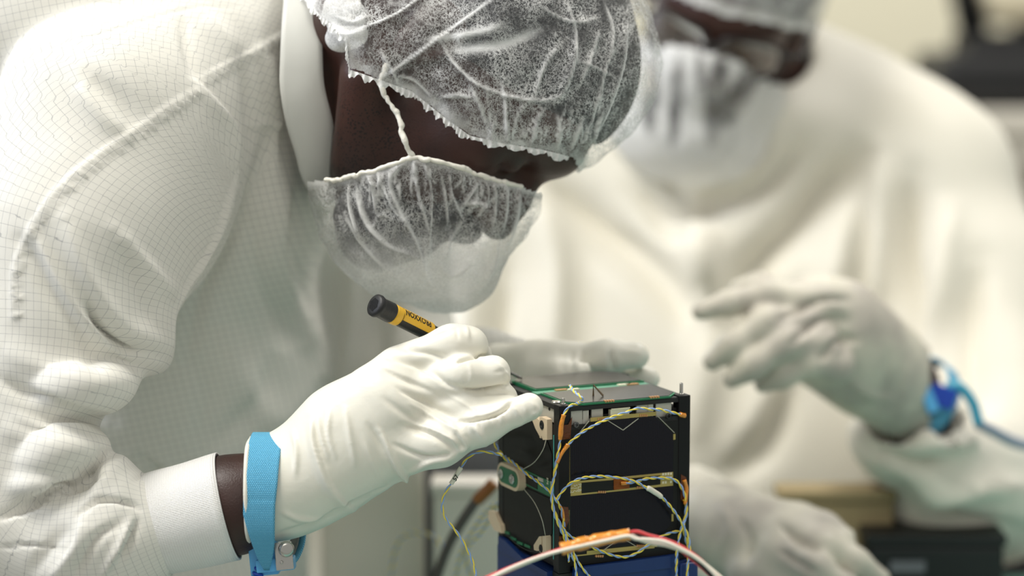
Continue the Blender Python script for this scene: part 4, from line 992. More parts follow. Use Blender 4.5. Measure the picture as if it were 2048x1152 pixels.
# hanging loop of the strap behind, its lining grey
pb = catmull([P(600, 1000, 1.655), P(606, 1050, 1.648), P(604, 1085, 1.635), P(590, 1118, 1.618), P(572, 1128, 1.60)], 8)
slab(np.array([[q+RT*(-.006+.008*k/6)+FW*(.004-.010*k/6) for k in range(7)] for q in pb]), 'strap_end', M_strap, strap, .0014)
M_lin = plain('grey_lining', srgb(120, 122, 120), .8)
slab(np.array([[q-RT*.0022-FW*.001+RT*(-.006+.006*k/6)+FW*(.004-.010*k/6) for k in range(7)] for q in pb]), 'strap_lining', M_lin, strap, .001)
CF_ = lambda o: frame(o, unit(RT+.1*UP), unit(UP-.1*RT), NR)
mb = MB(); mb.box((-.0080, -.0140, -.012), (.0105, .0140, .004), CF_(P(523, 1108, 1.592)), .0012); mb.obj('clip', M_clip, strap)
mb = MB(); mb.box((-.0125, -.0042, -.008), (.0125, .0042, .007), CF_(P(552, 1128, 1.590)), .0010); mb.obj('clip_foot', M_clip, strap)
mb = MB(); mb.box((-.0055, -.0090, -.001), (.0060, .0090, .0010), CF_(P(567, 1112, 1.580)), .0004); bk = mb.obj('buckle_plate', M_steel, strap)
mb = MB(); disc(mb, P(572, 1098, 1.579), unit(NR+.3*RT), .0052, .003, 28, False); mb.obj('snap_stud', M_steel, bk, True)
mb = MB(); disc(mb, P(563, 1125, 1.578), NR, .0010, .0006, 14, False); mb.obj('rivet', M_steel, bk, True)
cp = catmull([P(522, 1130, 1.59), P(515, 1150, 1.588), P(500, 1200, 1.59), P(470, 1260, 1.62), P(440, 1300, 1.68)], 30); L = np.r_[0, np.cumsum(np.linalg.norm(np.diff(cp, axis=0), axis=1))]
tt = np.linspace(0, L[-1], 420); c3 = np.stack([np.interp(tt, L, cp[:, i]) for i in range(3)], 1); ph = tt/.0036*2*math.pi
mb = MB(); mb.tube(c3+np.outer(np.cos(ph)*.0030, RT)+np.outer(np.sin(ph)*.0030, FW), .0012, 6); mb.obj('coiled_cord', M_cord, strap, True)
# ------------------------------------------------------------------ precision screwdriver held in the near glove
a0 = P(748, 609, 1.592); a1 = P(1044, 757, 1.682); sd = unit(a1-a0); LN = np.linalg.norm(a1-a0)
sX = unit(UP-sd*(UP@sd)); sX = unit(sX+1.0*unit(NR-sd*(NR@sd))); sY = np.cross(sd, sX); SF = frame(a0, sX, sY, sd)
drv = mesh_obj  # noqa
M_rub = plain('black_rubber', srgb(26, 26, 27), .5, 0, (500, .3)); M_yel = plain('yellow_plastic', srgb(228, 178, 44), .38)
root = empty('screwdriver', a0); tag(root, 'black and yellow precision screwdriver held in the near white glove', 'screwdriver')
mb = MB(); mb.lathe([(.0060, .0155), (.0061, .018), (.0061, .050), (.0052, .062), (.0040, .070), (.0040, .092), (.0048, .096), (.0030, .100), (.0014, .104)], SF, 40); mb.obj('handle', M_rub, root, True)
mb = MB(); mb.lathe([(.0040, -.0002), (.0062, .0), (.0076, .0010), (.0078, .0030), (.0072, .0048), (.0068, .0056), (.0070, .0150), (.0066, .0160)], SF, 40); cap_ = mb.obj('swivel_cap', M_rub, root, True)
mb = MB()
for i in range(-6, 7):
    for j in range(-6, 7):
        x, y = i*.00085+(j % 2)*.00042, j*.00075
        if x*x+y*y < .0044**2: mb.box((x-.00022, y-.00022, -.0006), (x+.00022, y+.00022, -.0001), SF)
tag(mb.obj('stippled_end', M_rub, cap_), kind='stuff')
mb = MB(); seg = 40; V = []; Fs = []
zs = np.r_[np.linspace(.0158, .0215, 5), np.linspace(.022, .0475, 16), [.049, .050, .0506]]
for z in zs:
    hw = math.pi if z <= .0215 else math.radians(58)*(1 if z < .0475 else math.sqrt(max(0.02, 1-((z-.0475)/.0032)**2)))
    for k in range(seg+1):
        an = -hw+2*hw*k/seg; V.append((.00645*math.cos(an), .00645*math.sin(an), z))
for i in range(len(zs)-1):
    for k in range(seg): Fs.append((i*(seg+1)+k, i*(seg+1)+k+1, (i+1)*(seg+1)+k+1, (i+1)*(seg+1)+k))
sl_ = mesh_obj('grip_sleeve', SF(np.array(V)), Fs, M_yel, root, True)
md = sl_.modifiers.new('thickness', 'SOLIDIFY'); md.thickness = .0005; md.offset = 0
mb = MB(); mb.lathe([(.0012, .100), (.0012, LN-.003), (.0007, LN)], SF, 12); mb.obj('blade', M_steel, root, True)
cu = bpy.data.curves.new('lettering', 'FONT'); cu.body = 'PROXXON'; cu.size = .0064; cu.extrude = .00005; cu.offset = .00016; cu.align_x = 'CENTER'; cu.align_y = 'CENTER'; cu.resolution_u = 3
o = bpy.data.objects.new('lettering', cu); COL.objects.link(o); me = bpy.data.meshes.new_from_object(o.evaluated_get(bpy.context.evaluated_depsgraph_get())); bpy.data.objects.remove(o)
import bmesh
bm = bmesh.new(); bm.from_mesh(me); bmesh.ops.triangulate(bm, faces=bm.faces[:]); bmesh.ops.subdivide_edges(bm, edges=[e for e in bm.edges if e.calc_length() > .0008], cuts=2); bm.to_mesh(me); bm.free()
q = np.array([list(v.co) for v in me.vertices]); wd = q[:, 0].max()-q[:, 0].min(); q[:, 0] *= .0235/wd
TEXT_TURN = 0.0
z = .0350-q[:, 0]; an = TEXT_TURN+q[:, 1]/.0068*1.0; r = .0068+q[:, 2]
W = SF(np.stack([r*np.cos(an), r*np.sin(an), z], 1))
for v, c in zip(me.vertices, W): v.co = c
t_ = bpy.data.objects.new('lettering', me); COL.objects.link(t_); me.materials.clear(); me.materials.append(M_black_ink); t_.parent = sl_
# ------------------------------------------------------------------ wiring
M_wy = plain('yellow_insulation', srgb(238, 214, 84), .4); M_wb = plain('pale_blue_insulation', srgb(142, 172, 222), .4)
M_wr = plain('red_insulation', srgb(206, 56, 60), .4); M_ww = plain('white_insulation', srgb(232, 224, 208), .4); M_wk = plain('black_insulation', srgb(24, 24, 26), .4)
M_shr = plain('white_sleeve', srgb(226, 222, 206), .5)
def resample(c, step):
    L = np.r_[0, np.cumsum(np.linalg.norm(np.diff(c, axis=0), axis=1))]; n = max(4, int(L[-1]/step)); t = np.linspace(0, L[-1], n)
    return np.stack([np.interp(t, L, c[:, i]) for i in range(3)], 1), t
def twisted(path, label, group=None, r=.00056, pitch=.0118, ph0=0., parent=None, name='twisted_wire_pair'):
    c, t = resample(catmull(path, 10), .0009); T = np.gradient(c, axis=0); T /= np.linalg.norm(T, axis=1)[:, None]
    a = np.cross(T, NR+.01*UP); a /= np.linalg.norm(a, axis=1)[:, None]; b = np.cross(T, a)
    root = empty(name, c[0]) if parent is None else parent
    if parent is None: tag(root, label, 'wire', group)
    wob = 1+.35*fnoise(c, 90, 3)
    for k, m in ((0, M_wy), (1, M_wb)):
        ph = 2*math.pi*t/pitch*1.0+ph0+math.pi*k+.6*fnoise(c, 60, 8)
        p = c+(a*np.cos(ph)[:, None]+b*np.sin(ph)[:, None])*(r*wob)[:, None]
        mb = MB(); mb.tube(p, r*.98, 7); mb.obj('yellow_strand' if k == 0 else 'blue_strand', m, root, True)
    return root, c
def FP_(zx, zy, off=.002):
    """point just in front of the satellite's front face"""
    q = onplane(*C1(zx, zy), 1, -off); return SL(q[None])[0]
def LP_(zx, zy, off=.002): q = onplane(*C1(zx, zy), 0, -off); return SL(q[None])[0]
def TP_(zx, zy, off=.003): q = onplane(*C1(zx, zy), 2, SH+off); return SL(q[None])[0]
def amber_wrap(path, r, parent, mat=None, name='amber_tape'):
    c = catmull(path, 8); mb = MB(); mb.tube(c, r*(1+.22*fnoise(c, 300, 5)), 9); return mb.obj(name, mat or M_amber_s, parent, True)
M_amber_s = plain('amber_sleeve', srgb(222, 140, 40), .22, .1, (420, 1.), .25, .6)
w1, c = twisted([TP_(480, 135, .012), TP_(500, 165, .012), TP_(545, 207, .009), FP_(520, 232, .001), FP_(480, 246, .002), FP_(447, 290), FP_(434, 340), FP_(429, 400), FP_(424, 460), FP_(410, 530, .003), FP_(398, 600, .003), FP_(389, 660, .0035), FP_(383, 720, .0035), FP_(392, 790, .0035), FP_(425, 870, .003), FP_(470, 930, .003), FP_(520, 962, .003), FP_(600, 1000, .003), FP_(700, 1040, .003), FP_(780, 1050, .003), FP_(850, 1022, .003), FP_(900, 982, .003), FP_(960, 945, .003), FP_(1020, 921, .002), FP_(1062, 914, .001)],
    'yellow and blue twisted wire rising from the near rail over the satellite top', 'sensor wires on the satellite')
amber_wrap([FP_(447, 292), FP_(434, 345), FP_(430, 400), FP_(427, 425)], .0015, w1)
w2, c = twisted([FP_(1088, 297, .001), FP_(1040, 284, .003), FP_(960, 266, .004), FP_(900, 262, .004), FP_(840, 258, .004), FP_(780, 279, .004), FP_(700, 308, .004), FP_(620, 343, .004), FP_(540, 390, .004), FP_(480, 440, .0035), FP_(438, 495, .003), FP_(410, 548, .003), FP_(402, 590, .004), FP_(392, 640, .005), FP_(381, 700, .005), FP_(384, 760, .005), FP_(400, 830, .005), FP_(432, 905, .005), FP_(455, 960, .004), FP_(470, 1010, .004), FP_(474, 1070, .004), FP_(470, 1075, .004)],
    'yellow and blue twisted wire arching over the upper front cell to the far rail', 'sensor wires on the satellite', ph0=1.2)
amber_wrap([FP_(470, 450, .0033), FP_(438, 495, .003), FP_(410, 548, .003)], .0015, w2); amber_wrap([FP_(1092, 297, .001), FP_(1068, 291, .002)], .0018, w2)
C7 = lambda a, b: (760+.2534*a, 860+.2534*b)
d57 = [(765, 1190), (745, 1085), (712, 990), (660, 890), (600, 800), (535, 722), (500, 655), (492, 580), (515, 495), (560, 425), (600, 360), (640, 300), (668, 250), (712, 203), (790, 172), (880, 178), (960, 198)]
pts = [P(*C7(a, b), 1.60) for a, b in d57]+[LP_(100, 497, .012), LP_(170, 540, .011), LP_(240, 600, .010), LP_(310, 650, .008), LP_(375, 705, .006), FP_(405, 745, .006), FP_(430, 790, .003), FP_(444, 850, .002), FP_(448, 890, .002)]
w3, c = twisted(pts, 'yellow and blue twisted wire looping left of the satellite with a small numbered white sleeve', 'sensor wires on the satellite', pitch=.0135, r=.00056)
amber_wrap([FP_(412, 755, .004), FP_(440, 800, .003), FP_(448, 860, .002)], .0009, w3)
mk = [P(*C7(a, b), 1.60) for a, b in ((560, 425), (580, 395), (600, 360), (622, 325), (640, 296))]
mb = MB(); mb.tube(catmull(mk, 6), .00155, 14); sleeve = mb.obj('number_sleeve', M_shr, w3, True)
ax_ = unit(mk[-1]-mk[0]); nn = unit(NR-ax_*(NR@ax_)); up_ = np.cross(nn, ax_)
o = P(*C7(588, 398), 1.60)+nn*.00165-up_*.0011; text_obj('57', .0040, m4(o, ax_, up_, nn), M_black_ink, sleeve, depth=.00012, bold=.00008)
w4, c = twisted([FP_(765, 658, .001), FP_(790, 656, .0025), FP_(830, 650, .003), FP_(900, 632, .003), FP_(1000, 630, .003), FP_(1050, 648, .003), FP_(1080, 690, .003), FP_(1096, 740, .003), FP_(1098, 800, .003), FP_(1092, 850, .003), FP_(1075, 900, .004), FP_(1060, 960, .006), FP_(1048, 1050, .007), FP_(1048, 1170, .007)],
    'yellow and blue twisted wire from the taped middle strip down the far front rail', 'sensor wires on the satellite', ph0=.5)
amber_wrap([FP_(752, 659, .0008), FP_(785, 657, .002)], .0012, w4); amber_wrap([FP_(1090, 640, .001), FP_(1102, 690, .001), FP_(1094, 770, .003)], .0013, w4)
w5, c = twisted([FP_(410, 748, .006), FP_(430, 712, .006), FP_(480, 660, .006), FP_(540, 632, .007), FP_(620, 621, .007), FP_(700, 624, .007), FP_(780, 635, .007), FP_(840, 655, .007), FP_(880, 678, .007), FP_(930, 705, .007), FP_(975, 738, .007), FP_(1030, 800, .007), FP_(1070, 860, .007), FP_(1105, 930, .007), FP_(1118, 1000, .008), FP_(1108, 1090, .008), FP_(1105, 1170, .008)],
    'yellow and blue twisted wire looping across the middle strip with a blank white sleeve', 'sensor wires on the satellite', ph0=2.)
mb = MB(); mb.tube(catmull([FP_(888, 682, .007), FP_(905, 688, .007), FP_(930, 704, .007), FP_(955, 720, .007), FP_(970, 735, .007)], 5), np.interp(np.linspace(0, 1, 21), [0, .1, .9, 1], [.0010, .0019, .0017, .0010]), 12); mb.obj('white_sleeve', M_shr, w5, True)
w6, c = twisted([FP_(452, 930, .005), FP_(470, 985, .006), FP_(490, 1040, .006), FP_(508, 1090, .006), FP_(516, 1175, .006)], 'yellow and blue twisted wire dropping straight down past the near rail foot', 'sensor wires on the satellite')
w7, c = twisted([FP_(448, 900, .004), FP_(472, 970, .004), FP_(500, 1030, .005), FP_(535, 1095, .006), FP_(600, 1175, .007)], 'yellow and blue twisted wire slanting right below the near rail', 'sensor wires on the satellite', ph0=1.)
w8, c = twisted([FP_(1090, 745, .002), FP_(1103, 810, .002), FP_(1085, 880, .003), FP_(1098, 960, .004), FP_(1118, 1040, .004), FP_(1100, 1110, .004), FP_(1110, 1175, .004)], 'yellow and blue twisted wire hanging outermost at the far front corner', 'sensor wires on the satellite', ph0=.3)
# amber film patches on the rails
def patch(pts, fn, name, parent=sat):
    V = [fn(a, b, .0004+.0003*(i % 2)) for i, (a, b) in enumerate(pts)]; V2 = [fn(a, b, .0001) for a, b in pts]; n = len(V)
    return mesh_obj(name, V+V2, [tuple(range(n)), tuple(range(n, 2*n))[::-1]]+[(i, i+n, (i+1) % n+n, (i+1) % n) for i in range(n)], M_film, parent, False)
def film():
    t = NT('amber_film_thin'); tc = t.n('TexCoord'); nz = t.n('TexNoise', i_Vector=tc.outputs['Object'], i_Scale=260., i_Detail=3.)
    b = t.n('BsdfPrincipled', i_Base_Color=srgb(120, 62, 16), i_Roughness=.15, i_Specular_IOR_Level=.8, i_Normal=t.bump(nz.outputs[0], 1., .002))
    tr = t.n('BsdfTransparent', i_Color=srgb(200, 130, 60)); m = t.n('MixShader', i_0=.6, i_1=tr.outputs[0], i_2=b.outputs[0]); t.t.links.new(m.outputs[0], t.out.inputs[0]); return t.m
M_film = film()
patch([(418, 350), (470, 345), (492, 300), (482, 420), (440, 425), (420, 412)], FP_, 'amber_tape')
patch([(425, 780), (470, 785), (478, 850), (455, 905), (440, 870), (428, 830)], FP_, 'amber_tape')
patch([(420, 940), (470, 935), (476, 990), (422, 995)], FP_, 'amber_tape')
patch([(1072, 610), (1100, 625), (1104, 700), (1092, 775), (1070, 740)], FP_, 'amber_tape')
patch([(1072, 285), (1100, 280), (1100, 310), (1070, 308)], FP_, 'amber_tape')
# thick power cable crossing in front
D = 1.50
def Q(zx, zy, d=D): return P(*C1(zx, zy), d)
pw = empty('power_cable', Q(0, 1180)); tag(pw, 'red, white and black cable in an amber sleeve crossing before the stand', 'cable')
core_ = [(-60, 1215), (80, 1150), (200, 1095), (330, 1042), (450, 1003), (560, 975), (680, 950), (790, 932)]
for nm, m, dy, dd, tail in (('red_wire', M_wr, -5, .0, [(840, 926), (900, 945), (980, 962), (1080, 1000), (1170, 1060), (1240, 1130), (1290, 1190)]), ('white_wire', M_ww, 6, -.004, [(830, 950), (900, 956), (980, 968), (1080, 1010), (1170, 1060), (1240, 1120), (1300, 1190)]), ('white_wire', M_ww, 2, .002, [(850, 958), (920, 975), (1000, 985), (1100, 1018), (1190, 1075), (1300, 1170)]), ('black_wire', M_wk, 0, .004, [(850, 936), (910, 950), (960, 968), (1040, 985), (1130, 1050), (1210, 1120), (1270, 1190)]), ('red_wire', M_wr, 3, .006, [(860, 944), (960, 965), (1060, 1000), (1120, 1050), (1180, 1100), (1250, 1170)])):
    p = [Q(a, b+dy, D+dd) for a, b in core_+tail]; c, t = resample(catmull(p, 10), .002); c = c+np.outer(np.sin(t/.016+dy), UP)*.0007
    mb = MB(); mb.tube(c, .00115, 8); mb.obj(nm, m, pw, True)
amber_wrap([Q(432, 1008), Q(520, 985), Q(600, 966), Q(700, 946), Q(800, 930)], .0042, pw, M_amber_s, 'amber_sleeve')
# loose wires behind the satellite
def wire(pts, r, mat, label, name='loose_wire', group=None):
    mb = MB(); mb.tube(catmull(pts, 10), r, 8); o = mb.obj(name, mat, None, True); tag(o, label, 'wire', group); return o
gcab = empty('grey_cable', P(980, 975, 1.86)); tag(gcab, 'blurred dark cable with an amber end slanting down behind the satellite', 'cable')
mb = MB(); mb.tube(catmull([P(985, 970, 1.86), P(950, 1005, 1.87), P(900, 1085, 1.90), P(868, 1170, 1.92), P(860, 1200, 1.93)], 8), .0042, 8); mb.obj('cable', plain('dark_cable', srgb(92, 84, 80), .5), gcab, True)
mb = MB(); mb.tube(catmull([P(988, 966, 1.858), P(970, 985, 1.86), P(955, 1000, 1.865)], 6), .0050, 8); mb.obj('amber_end', plain('brown_amber', srgb(150, 92, 34), .4), gcab, True)
twisted([P(782, 1185, 1.97), P(786, 1120, 1.97), P(800, 1080, 1.96), P(830, 1066, 1.95), P(865, 1072, 1.94), P(890, 1100, 1.93)], 'blurred yellow and blue wire arch in front of the white case', None, .0008)
twisted([P(905, 1185, 1.90), P(925, 1100, 1.86), P(960, 1040, 1.83), P(985, 1010, 1.80)], 'blurred yellow and blue wire rising towards the satellite from the mat', None, .0008)
twisted([P(1000, 1000, 1.80), P(965, 1060, 1.83), P(930, 1110, 1.86), P(960, 1190, 1.88)], 'blurred yellow and blue wire curling beside the stand', None, .0008)
twisted([P(1062, 790, 1.75), P(1078, 760, 1.755), P(1095, 745, 1.76), P(1125, 742, 1.76), P(1140, 755, 1.755)], 'blurred yellow and blue wire loop on the satellite top by the far glove', None, .0008)
twisted([P(965, 870, 1.70), P(985, 880, 1.66), P(1000, 905, 1.655), P(1020, 925, 1.65)], 'short yellow and blue wire reaching the cream clip from behind the little finger', None, .0006)
# ------------------------------------------------------------------ colleague standing behind, out of focus
HOB = P(1452, 14, 2.36); HKB = 1.04
bf_ = unit(-.22*RT+.72*NR-.55*UP); bu_ = unit(.22*RT+.50*NR+.80*UP); bu_ = unit(bu_-bf_*(bu_@bf_)); bs_ = np.cross(bf_, bu_)
HB = np.array([bf_, bu_, bs_])
toA = lambda X: HO+HK*(((X-HOB)@HB.T)/HKB)@HA
HLB = lambda X: ((X-HOB)@HB.T)/HKB
HWB = lambda v: HOB+HKB*(np.atleast_2d(v)@HB)
hB = lambda X: hf_(toA(X))*HKB/HK
coreB = union([plimb([(1490, 60, 2.42, 120), (1500, 230, 2.46, 125)], .03), (plimb([(1500, 260, 2.54, 110), (1470, 560, 2.58, 180), (1440, 1100, 2.55, 220)], .05), .05),
    (plimb([(1560, 300, 2.48, 120), (1850, 370, 2.44, 110), (1960, 700, 2.38, 90), (1960, 960, 2.30, 80), (1850, 880, 2.16, 72), (1800, 770, 2.08, 62), (1740, 720, 2.05, 56)], .03), .03),
    (plimb([(1400, 300, 2.48, 120), (1160, 380, 2.48, 110), (1100, 700, 2.46, 95), (1150, 980, 2.40, 85), (1300, 1010, 2.15, 70), (1420, 1035, 2.02, 60)], .03), .03)], .04)
V, F = sdf_mesh(lambda X: smin(hB(X), coreB(X), .03), P(900, 1300, 2.45)-np.array([.05, .55, .05]), P(2200, -250, 2.5)+np.array([.05, .2, .12]), .006)
pb_ = mesh_obj('person', relax(V, F, 2, .4), F, M_skin, None, True, {'beard': np.zeros(len(V))})
tag(pb_, 'blurred person in white gown, glasses and face cover standing behind the satellite at right', 'person')
V, F = sdf_mesh(lambda X: smax(hairf(toA(X)), hair_cut(toA(X)), .006), HOB-.22, HOB+.22, .006); mesh_obj('hair', relax(V, F, 2), F, M_hair, pb_)
V, F = sdf_mesh(lambda X: bf(toA(X)), HOB-.22, HOB+.22, .005); mesh_obj('beard', relax(V, F, 2), F, M_hair, pb_)
V, F = sdf_mesh(lambda X: capf(toA(X)), HOB-.26, HOB+.26, .005); V = relax(V, F, 3); q = HLB(V); ed = q[:, 1]-np.interp(q[:, 0], [-.13, -.05, .02, .06, .10, .15], [-.07, -.06, .0, .035, .055, .058])
V, F, ed = keep(V, F, ed > 0, ed); N = vnormals(V, F); V = V+N*(fnoise(V, 40, 3, 2)*.004)[:, None]
A = np.maximum(.25+.3*fnoise(V, 60, 6, 2), .95*np.exp(-((ed-.004)/.008)**2)); mesh_obj('hair_net', V, F, M_net, pb_, True, {'ply': np.clip(A, 0, 1)})
bagB = union([hell((.058, -.040, 0), (.066, .072, .072)), (hell((.100, -.005, 0), (.032, .032, .042)), .03), (hell((.088, -.075, 0), (.056, .045, .062)), .03), (hell((.07, -.105, 0), (.05, .045, .075)), .04), (hell((.03, -.06, 0), (.05, .06, .085)), .03)], .03)
V, F = sdf_mesh(lambda X: bagB(toA(X)), HOB-.28, HOB+.24, .0045); V = relax(V, F, 3); q = HLB(V); ed = q[:, 0]-np.interp(q[:, 1], [-.2, -.094, -.043, -.02, .0, .018, .05], [.02, .045, .050, .066, .095, .110, .14])
V, F, ed = keep(V, F, ed > 0, ed); N = vnormals(V, F); q = HLB(V)
an = np.arctan2(q[:, 2], q[:, 0]-.02); st = np.abs(np.sin(an*4.2+1.2*fnoise(V, 14, 5)+.6)); V = V+N*(fnoise(V, 40, 13, 2)*.004)[:, None]
pb2 = PX(V)[:, :2]; A = np.full(len(V), .90)
for cx_, cy_, rx_, ry_, rt_ in ((1300, 195, 20, 85, .0), (1352, 205, 15, 100, .08), (1432, 190, 24, 105, .12), (1482, 185, 26, 80, .5), (1400, 150, 10, 50, 0)):
    u_ = (pb2[:, 0]-cx_)*math.cos(rt_)+(pb2[:, 1]-cy_)*math.sin(rt_); v_ = -(pb2[:, 0]-cx_)*math.sin(rt_)+(pb2[:, 1]-cy_)*math.cos(rt_)
    A = np.minimum(A, .02+.88*np.clip(((u_/rx_)**2+(v_/ry_)**2-.55)/.6, 0, 1))
coverB = mesh_obj('beard_cover', V, F, M_beardnet, pb_, True, {'ply': np.clip(A, 0, 1)})
# glasses
gl = MB(); M_gf = plain('dark_frame', srgb(22, 20, 20), .35)
def rr_loop(cz, w, h, n=28):
    t = np.linspace(0, 2*math.pi, n); x = np.sign(np.cos(t))*np.abs(np.cos(t))**.6*w; y = np.sign(np.sin(t))*np.abs(np.sin(t))**.6*h
    return HWB(np.stack([.112-((cz+x)**2)*4.2, .020+y, cz+x], 1))
gls = MB()
for s in (1, -1): gls.tube(rr_loop(s*.033, .029, .019), .0022, 8)
gls.tube(HWB([(.112, .026, -.006), (.114, .028, 0), (.112, .026, .006)]), .002, 8)
g_ = gls.obj('glasses', M_gf, pb_, True)
for s in (1, -1):
    mb = MB(); mb.tube(HWB([(.098, .028, s*.062), (.090, .028, s*.080), (.02, .02, s*.084), (-.01, .01, s*.082)]), .0030, 8); mb.obj('temple_arm', M_gf, g_, True)
t = NT('clear_lens'); b = t.n('BsdfGlossy', i_Roughness=.05, i_Color=(1, 1, 1, 1)); tr = t.n('BsdfTransparent'); fr = t.n('Fresnel', i_IOR=1.45); m = t.n('MixShader', i_0=fr.outputs[0], i_1=tr.outputs[0], i_2=b.outputs[0]); t.t.links.new(m.outputs[0], t.out.inputs[0]); M_lens = t.m
for s in (1, -1):
    L_ = rr_loop(s*.033, .027, .017); mesh_obj('lens', list(L_[:-1])+list(L_[:-1]-bf_*.0015), [tuple(range(27)), tuple(range(27, 54))[::-1]]+[(i, (i+1) % 27, 27+(i+1) % 27, 27+i) for i in range(27)], M_lens, g_, False)
# gown
gB = union([plimb([(1490, 190, 2.48, 150), (1480, 420, 2.50, 330), (1460, 700, 2.50, 400), (1430, 1000, 2.50, 430), (1400, 1400, 2.52, 450)], .10, FW, 1.25),
    (plimb([(1520, 190, 2.47, 130), (1700, 260, 2.46, 140), (1850, 360, 2.43, 155), (1930, 600, 2.38, 165), (1985, 850, 2.30, 155), (1975, 960, 2.25, 150)], .05), .05),
    (plimb([(1985, 950, 2.25, 150), (1900, 930, 2.16, 120), (1835, 870, 2.10, 98)], .04), .04),
    (pell(1800, 905, 2.12, .050, .030, .06, -30), .02), (pell(1930, 1010, 2.17, .07, .035, .06, 15), .03),
    (plimb([(1440, 190, 2.47, 130), (1240, 270, 2.48, 150), (1090, 420, 2.47, 160), (1040, 700, 2.46, 160), (1040, 930, 2.40, 150), (1180, 1010, 2.25, 110), (1390, 1025, 2.04, 92)], .05), .05),
    (pell(1500, 250, 2.42, .12, .05, .08, -10), .04)], .05)
gBf = lambda X: smax(smax(gB(X), -plimb([(1490, 60, 2.40, 120), (1496, 150, 2.43, 122), (1500, 220, 2.47, 120)])(X), .01), -plimb([(1835, 840, 2.10, 86), (1790, 760, 2.06, 90)])(X), .006)
V, F = sdf_mesh(gBf, P(820, 1300, 2.5)-np.array([0, .55, 0]), P(2260, 60, 2.55)+np.array([0, .15, .02]), .0075)
V = relax(V, F, 2, .5); N = vnormals(V, F)
BFo = [([(1080, 330), (1200, 450), (1320, 560), (1400, 650)], 42, -.020), ([(1720, 320), (1590, 450), (1490, 560), (1440, 690)], 36, -.018), ([(1390, 430), (1400, 500), (1410, 580)], 40, .014), ([(1270, 380), (1360, 425), (1450, 400)], 22, -.012), ([(1700, 380), (1640, 600), (1560, 760), (1480, 900)], 34, .012), ([(1280, 420), (1360, 470), (1440, 440)], 20, -.010),
    ([(1080, 400), (1120, 560), (1110, 760)], 34, .012), ([(1830, 350), (1810, 520), (1850, 700)], 30, -.012), ([(1760, 300), (1770, 480), (1740, 640)], 30, .010), ([(1900, 420), (1880, 620), (1840, 780)], 26, .010),
    ([(1960, 520), (1940, 760), (1990, 900)], 30, -.010), ([(1400, 480), (1420, 660), (1380, 900)], 40, .010), ([(1740, 890), (1830, 930), (1930, 900)], 16, -.012), ([(1780, 850), (1880, 900), (1960, 870)], 18, .009), ([(1830, 990), (1930, 970), (2040, 980)], 22, .010), ([(1760, 960), (1900, 1040), (2048, 1060)], 20, -.008),
    ([(1610, 620), (1540, 860), (1450, 960)], 34, -.012), ([(1010, 560), (990, 760), (1050, 900)], 30, -.012), ([(1000, 440), (960, 600), (940, 760)], 26, .010), ([(1300, 300), (1380, 400), (1520, 380), (1600, 300)], 18, -.010), ([(1320, 280), (1400, 360), (1500, 340), (1560, 270)], 14, .008)]
V = V+N*(fnoise(V, 7, 51, 2)*.010)[:, None]; V = fold(V, N, [(f_[0], f_[1]*.9, f_[2]*2.3) for f_ in BFo]); g2 = V-P(1500, 500, 2.4)
M_gownB = fabric('gown_cloth_plain', srgb(238, 234, 222), False)
gownB = mesh_obj('gown', V, F, M_gownB, pb_, True, {'guv': np.stack([g2@RT, g2@UP, g2@FW], 1)})
# gloves, thin and worn over dark hands; shade also mixed into their grey
M_glB = glove_mat('thin_shade_grey_glove', srgb(206, 200, 182), .5)
def mottled(m, a, b):
    nt = m.node_tree; bs = [n for n in nt.nodes if n.type == 'BSDF_PRINCIPLED'][0]; tc = nt.nodes.new('ShaderNodeTexCoord'); n = nt.nodes.new('ShaderNodeTexNoise'); n.inputs['Scale'].default_value = 26
    r = nt.nodes.new('ShaderNodeValToRGB'); r.color_ramp.elements[0].position = .36; r.color_ramp.elements[0].color = b; r.color_ramp.elements[1].position = .64; r.color_ramp.elements[1].color = a
    nt.links.new(tc.outputs['Object'], n.inputs['Vector']); nt.links.new(n.outputs[0], r.inputs[0]); nt.links.new(r.outputs[0], bs.inputs['Base Color'])
mottled(M_glB, srgb(206, 201, 186), srgb(178, 172, 162))
gb1 = union([plimb([(1860, 820, 2.10, 78), (1800, 775, 2.08, 80), (1730, 720, 2.05, 88)], .03, FW, 1.1), (plimb([(1730, 720, 2.05, 88), (1660, 665, 2.02, 98), (1615, 640, 2.01, 80)], .03, FW, 1.6), .04),
    (plimb([(1640, 610, 2.00, 46), (1530, 590, 1.985, 27), (1460, 606, 1.975, 24), (1402, 622, 1.97, 20)], .01), .015), (plimb([(1600, 630, 2.02, 36), (1520, 572, 2.04, 24), (1478, 578, 2.045, 21)], .01), .01),
    (plimb([(1620, 650, 1.99, 42), (1530, 645, 1.97, 29), (1465, 690, 1.965, 26), (1425, 722, 1.97, 21)], .01), .004),
    (plimb([(1640, 690, 1.985, 42), (1570, 685, 1.965, 29), (1505, 730, 1.96, 27), (1465, 757, 1.965, 21)], .01), .004),
    (plimb([(1670, 730, 1.99, 40), (1620, 725, 1.975, 26), (1565, 750, 1.975, 24), (1525, 768, 1.98, 19)], .01), .004)], .01)
V, F = sdf_mesh(gb1, P(1340, 960, 1.90)-.01, P(1960, 500, 2.20)+.01, .0032); V = relax(V, F, 1, .4); m_ = PX(V)[:, 0] < 1862; V, F = keep(V, F, m_); N = vnormals(V, F)
V = fold(V, N, [([(1560, 640), (1640, 600), (1700, 600)], 6, -.006), ([(1580, 690), (1640, 640), (1700, 640)], 6, -.006), ([(1640, 720), (1680, 680), (1720, 680)], 6, -.006), ([(1700, 760), (1740, 790), (1790, 800)], 8, .003), ([(1780, 700), (1770, 760), (1760, 820)], 8, -.002), ([(1820, 720), (1810, 790), (1800, 850)], 8, .002)])
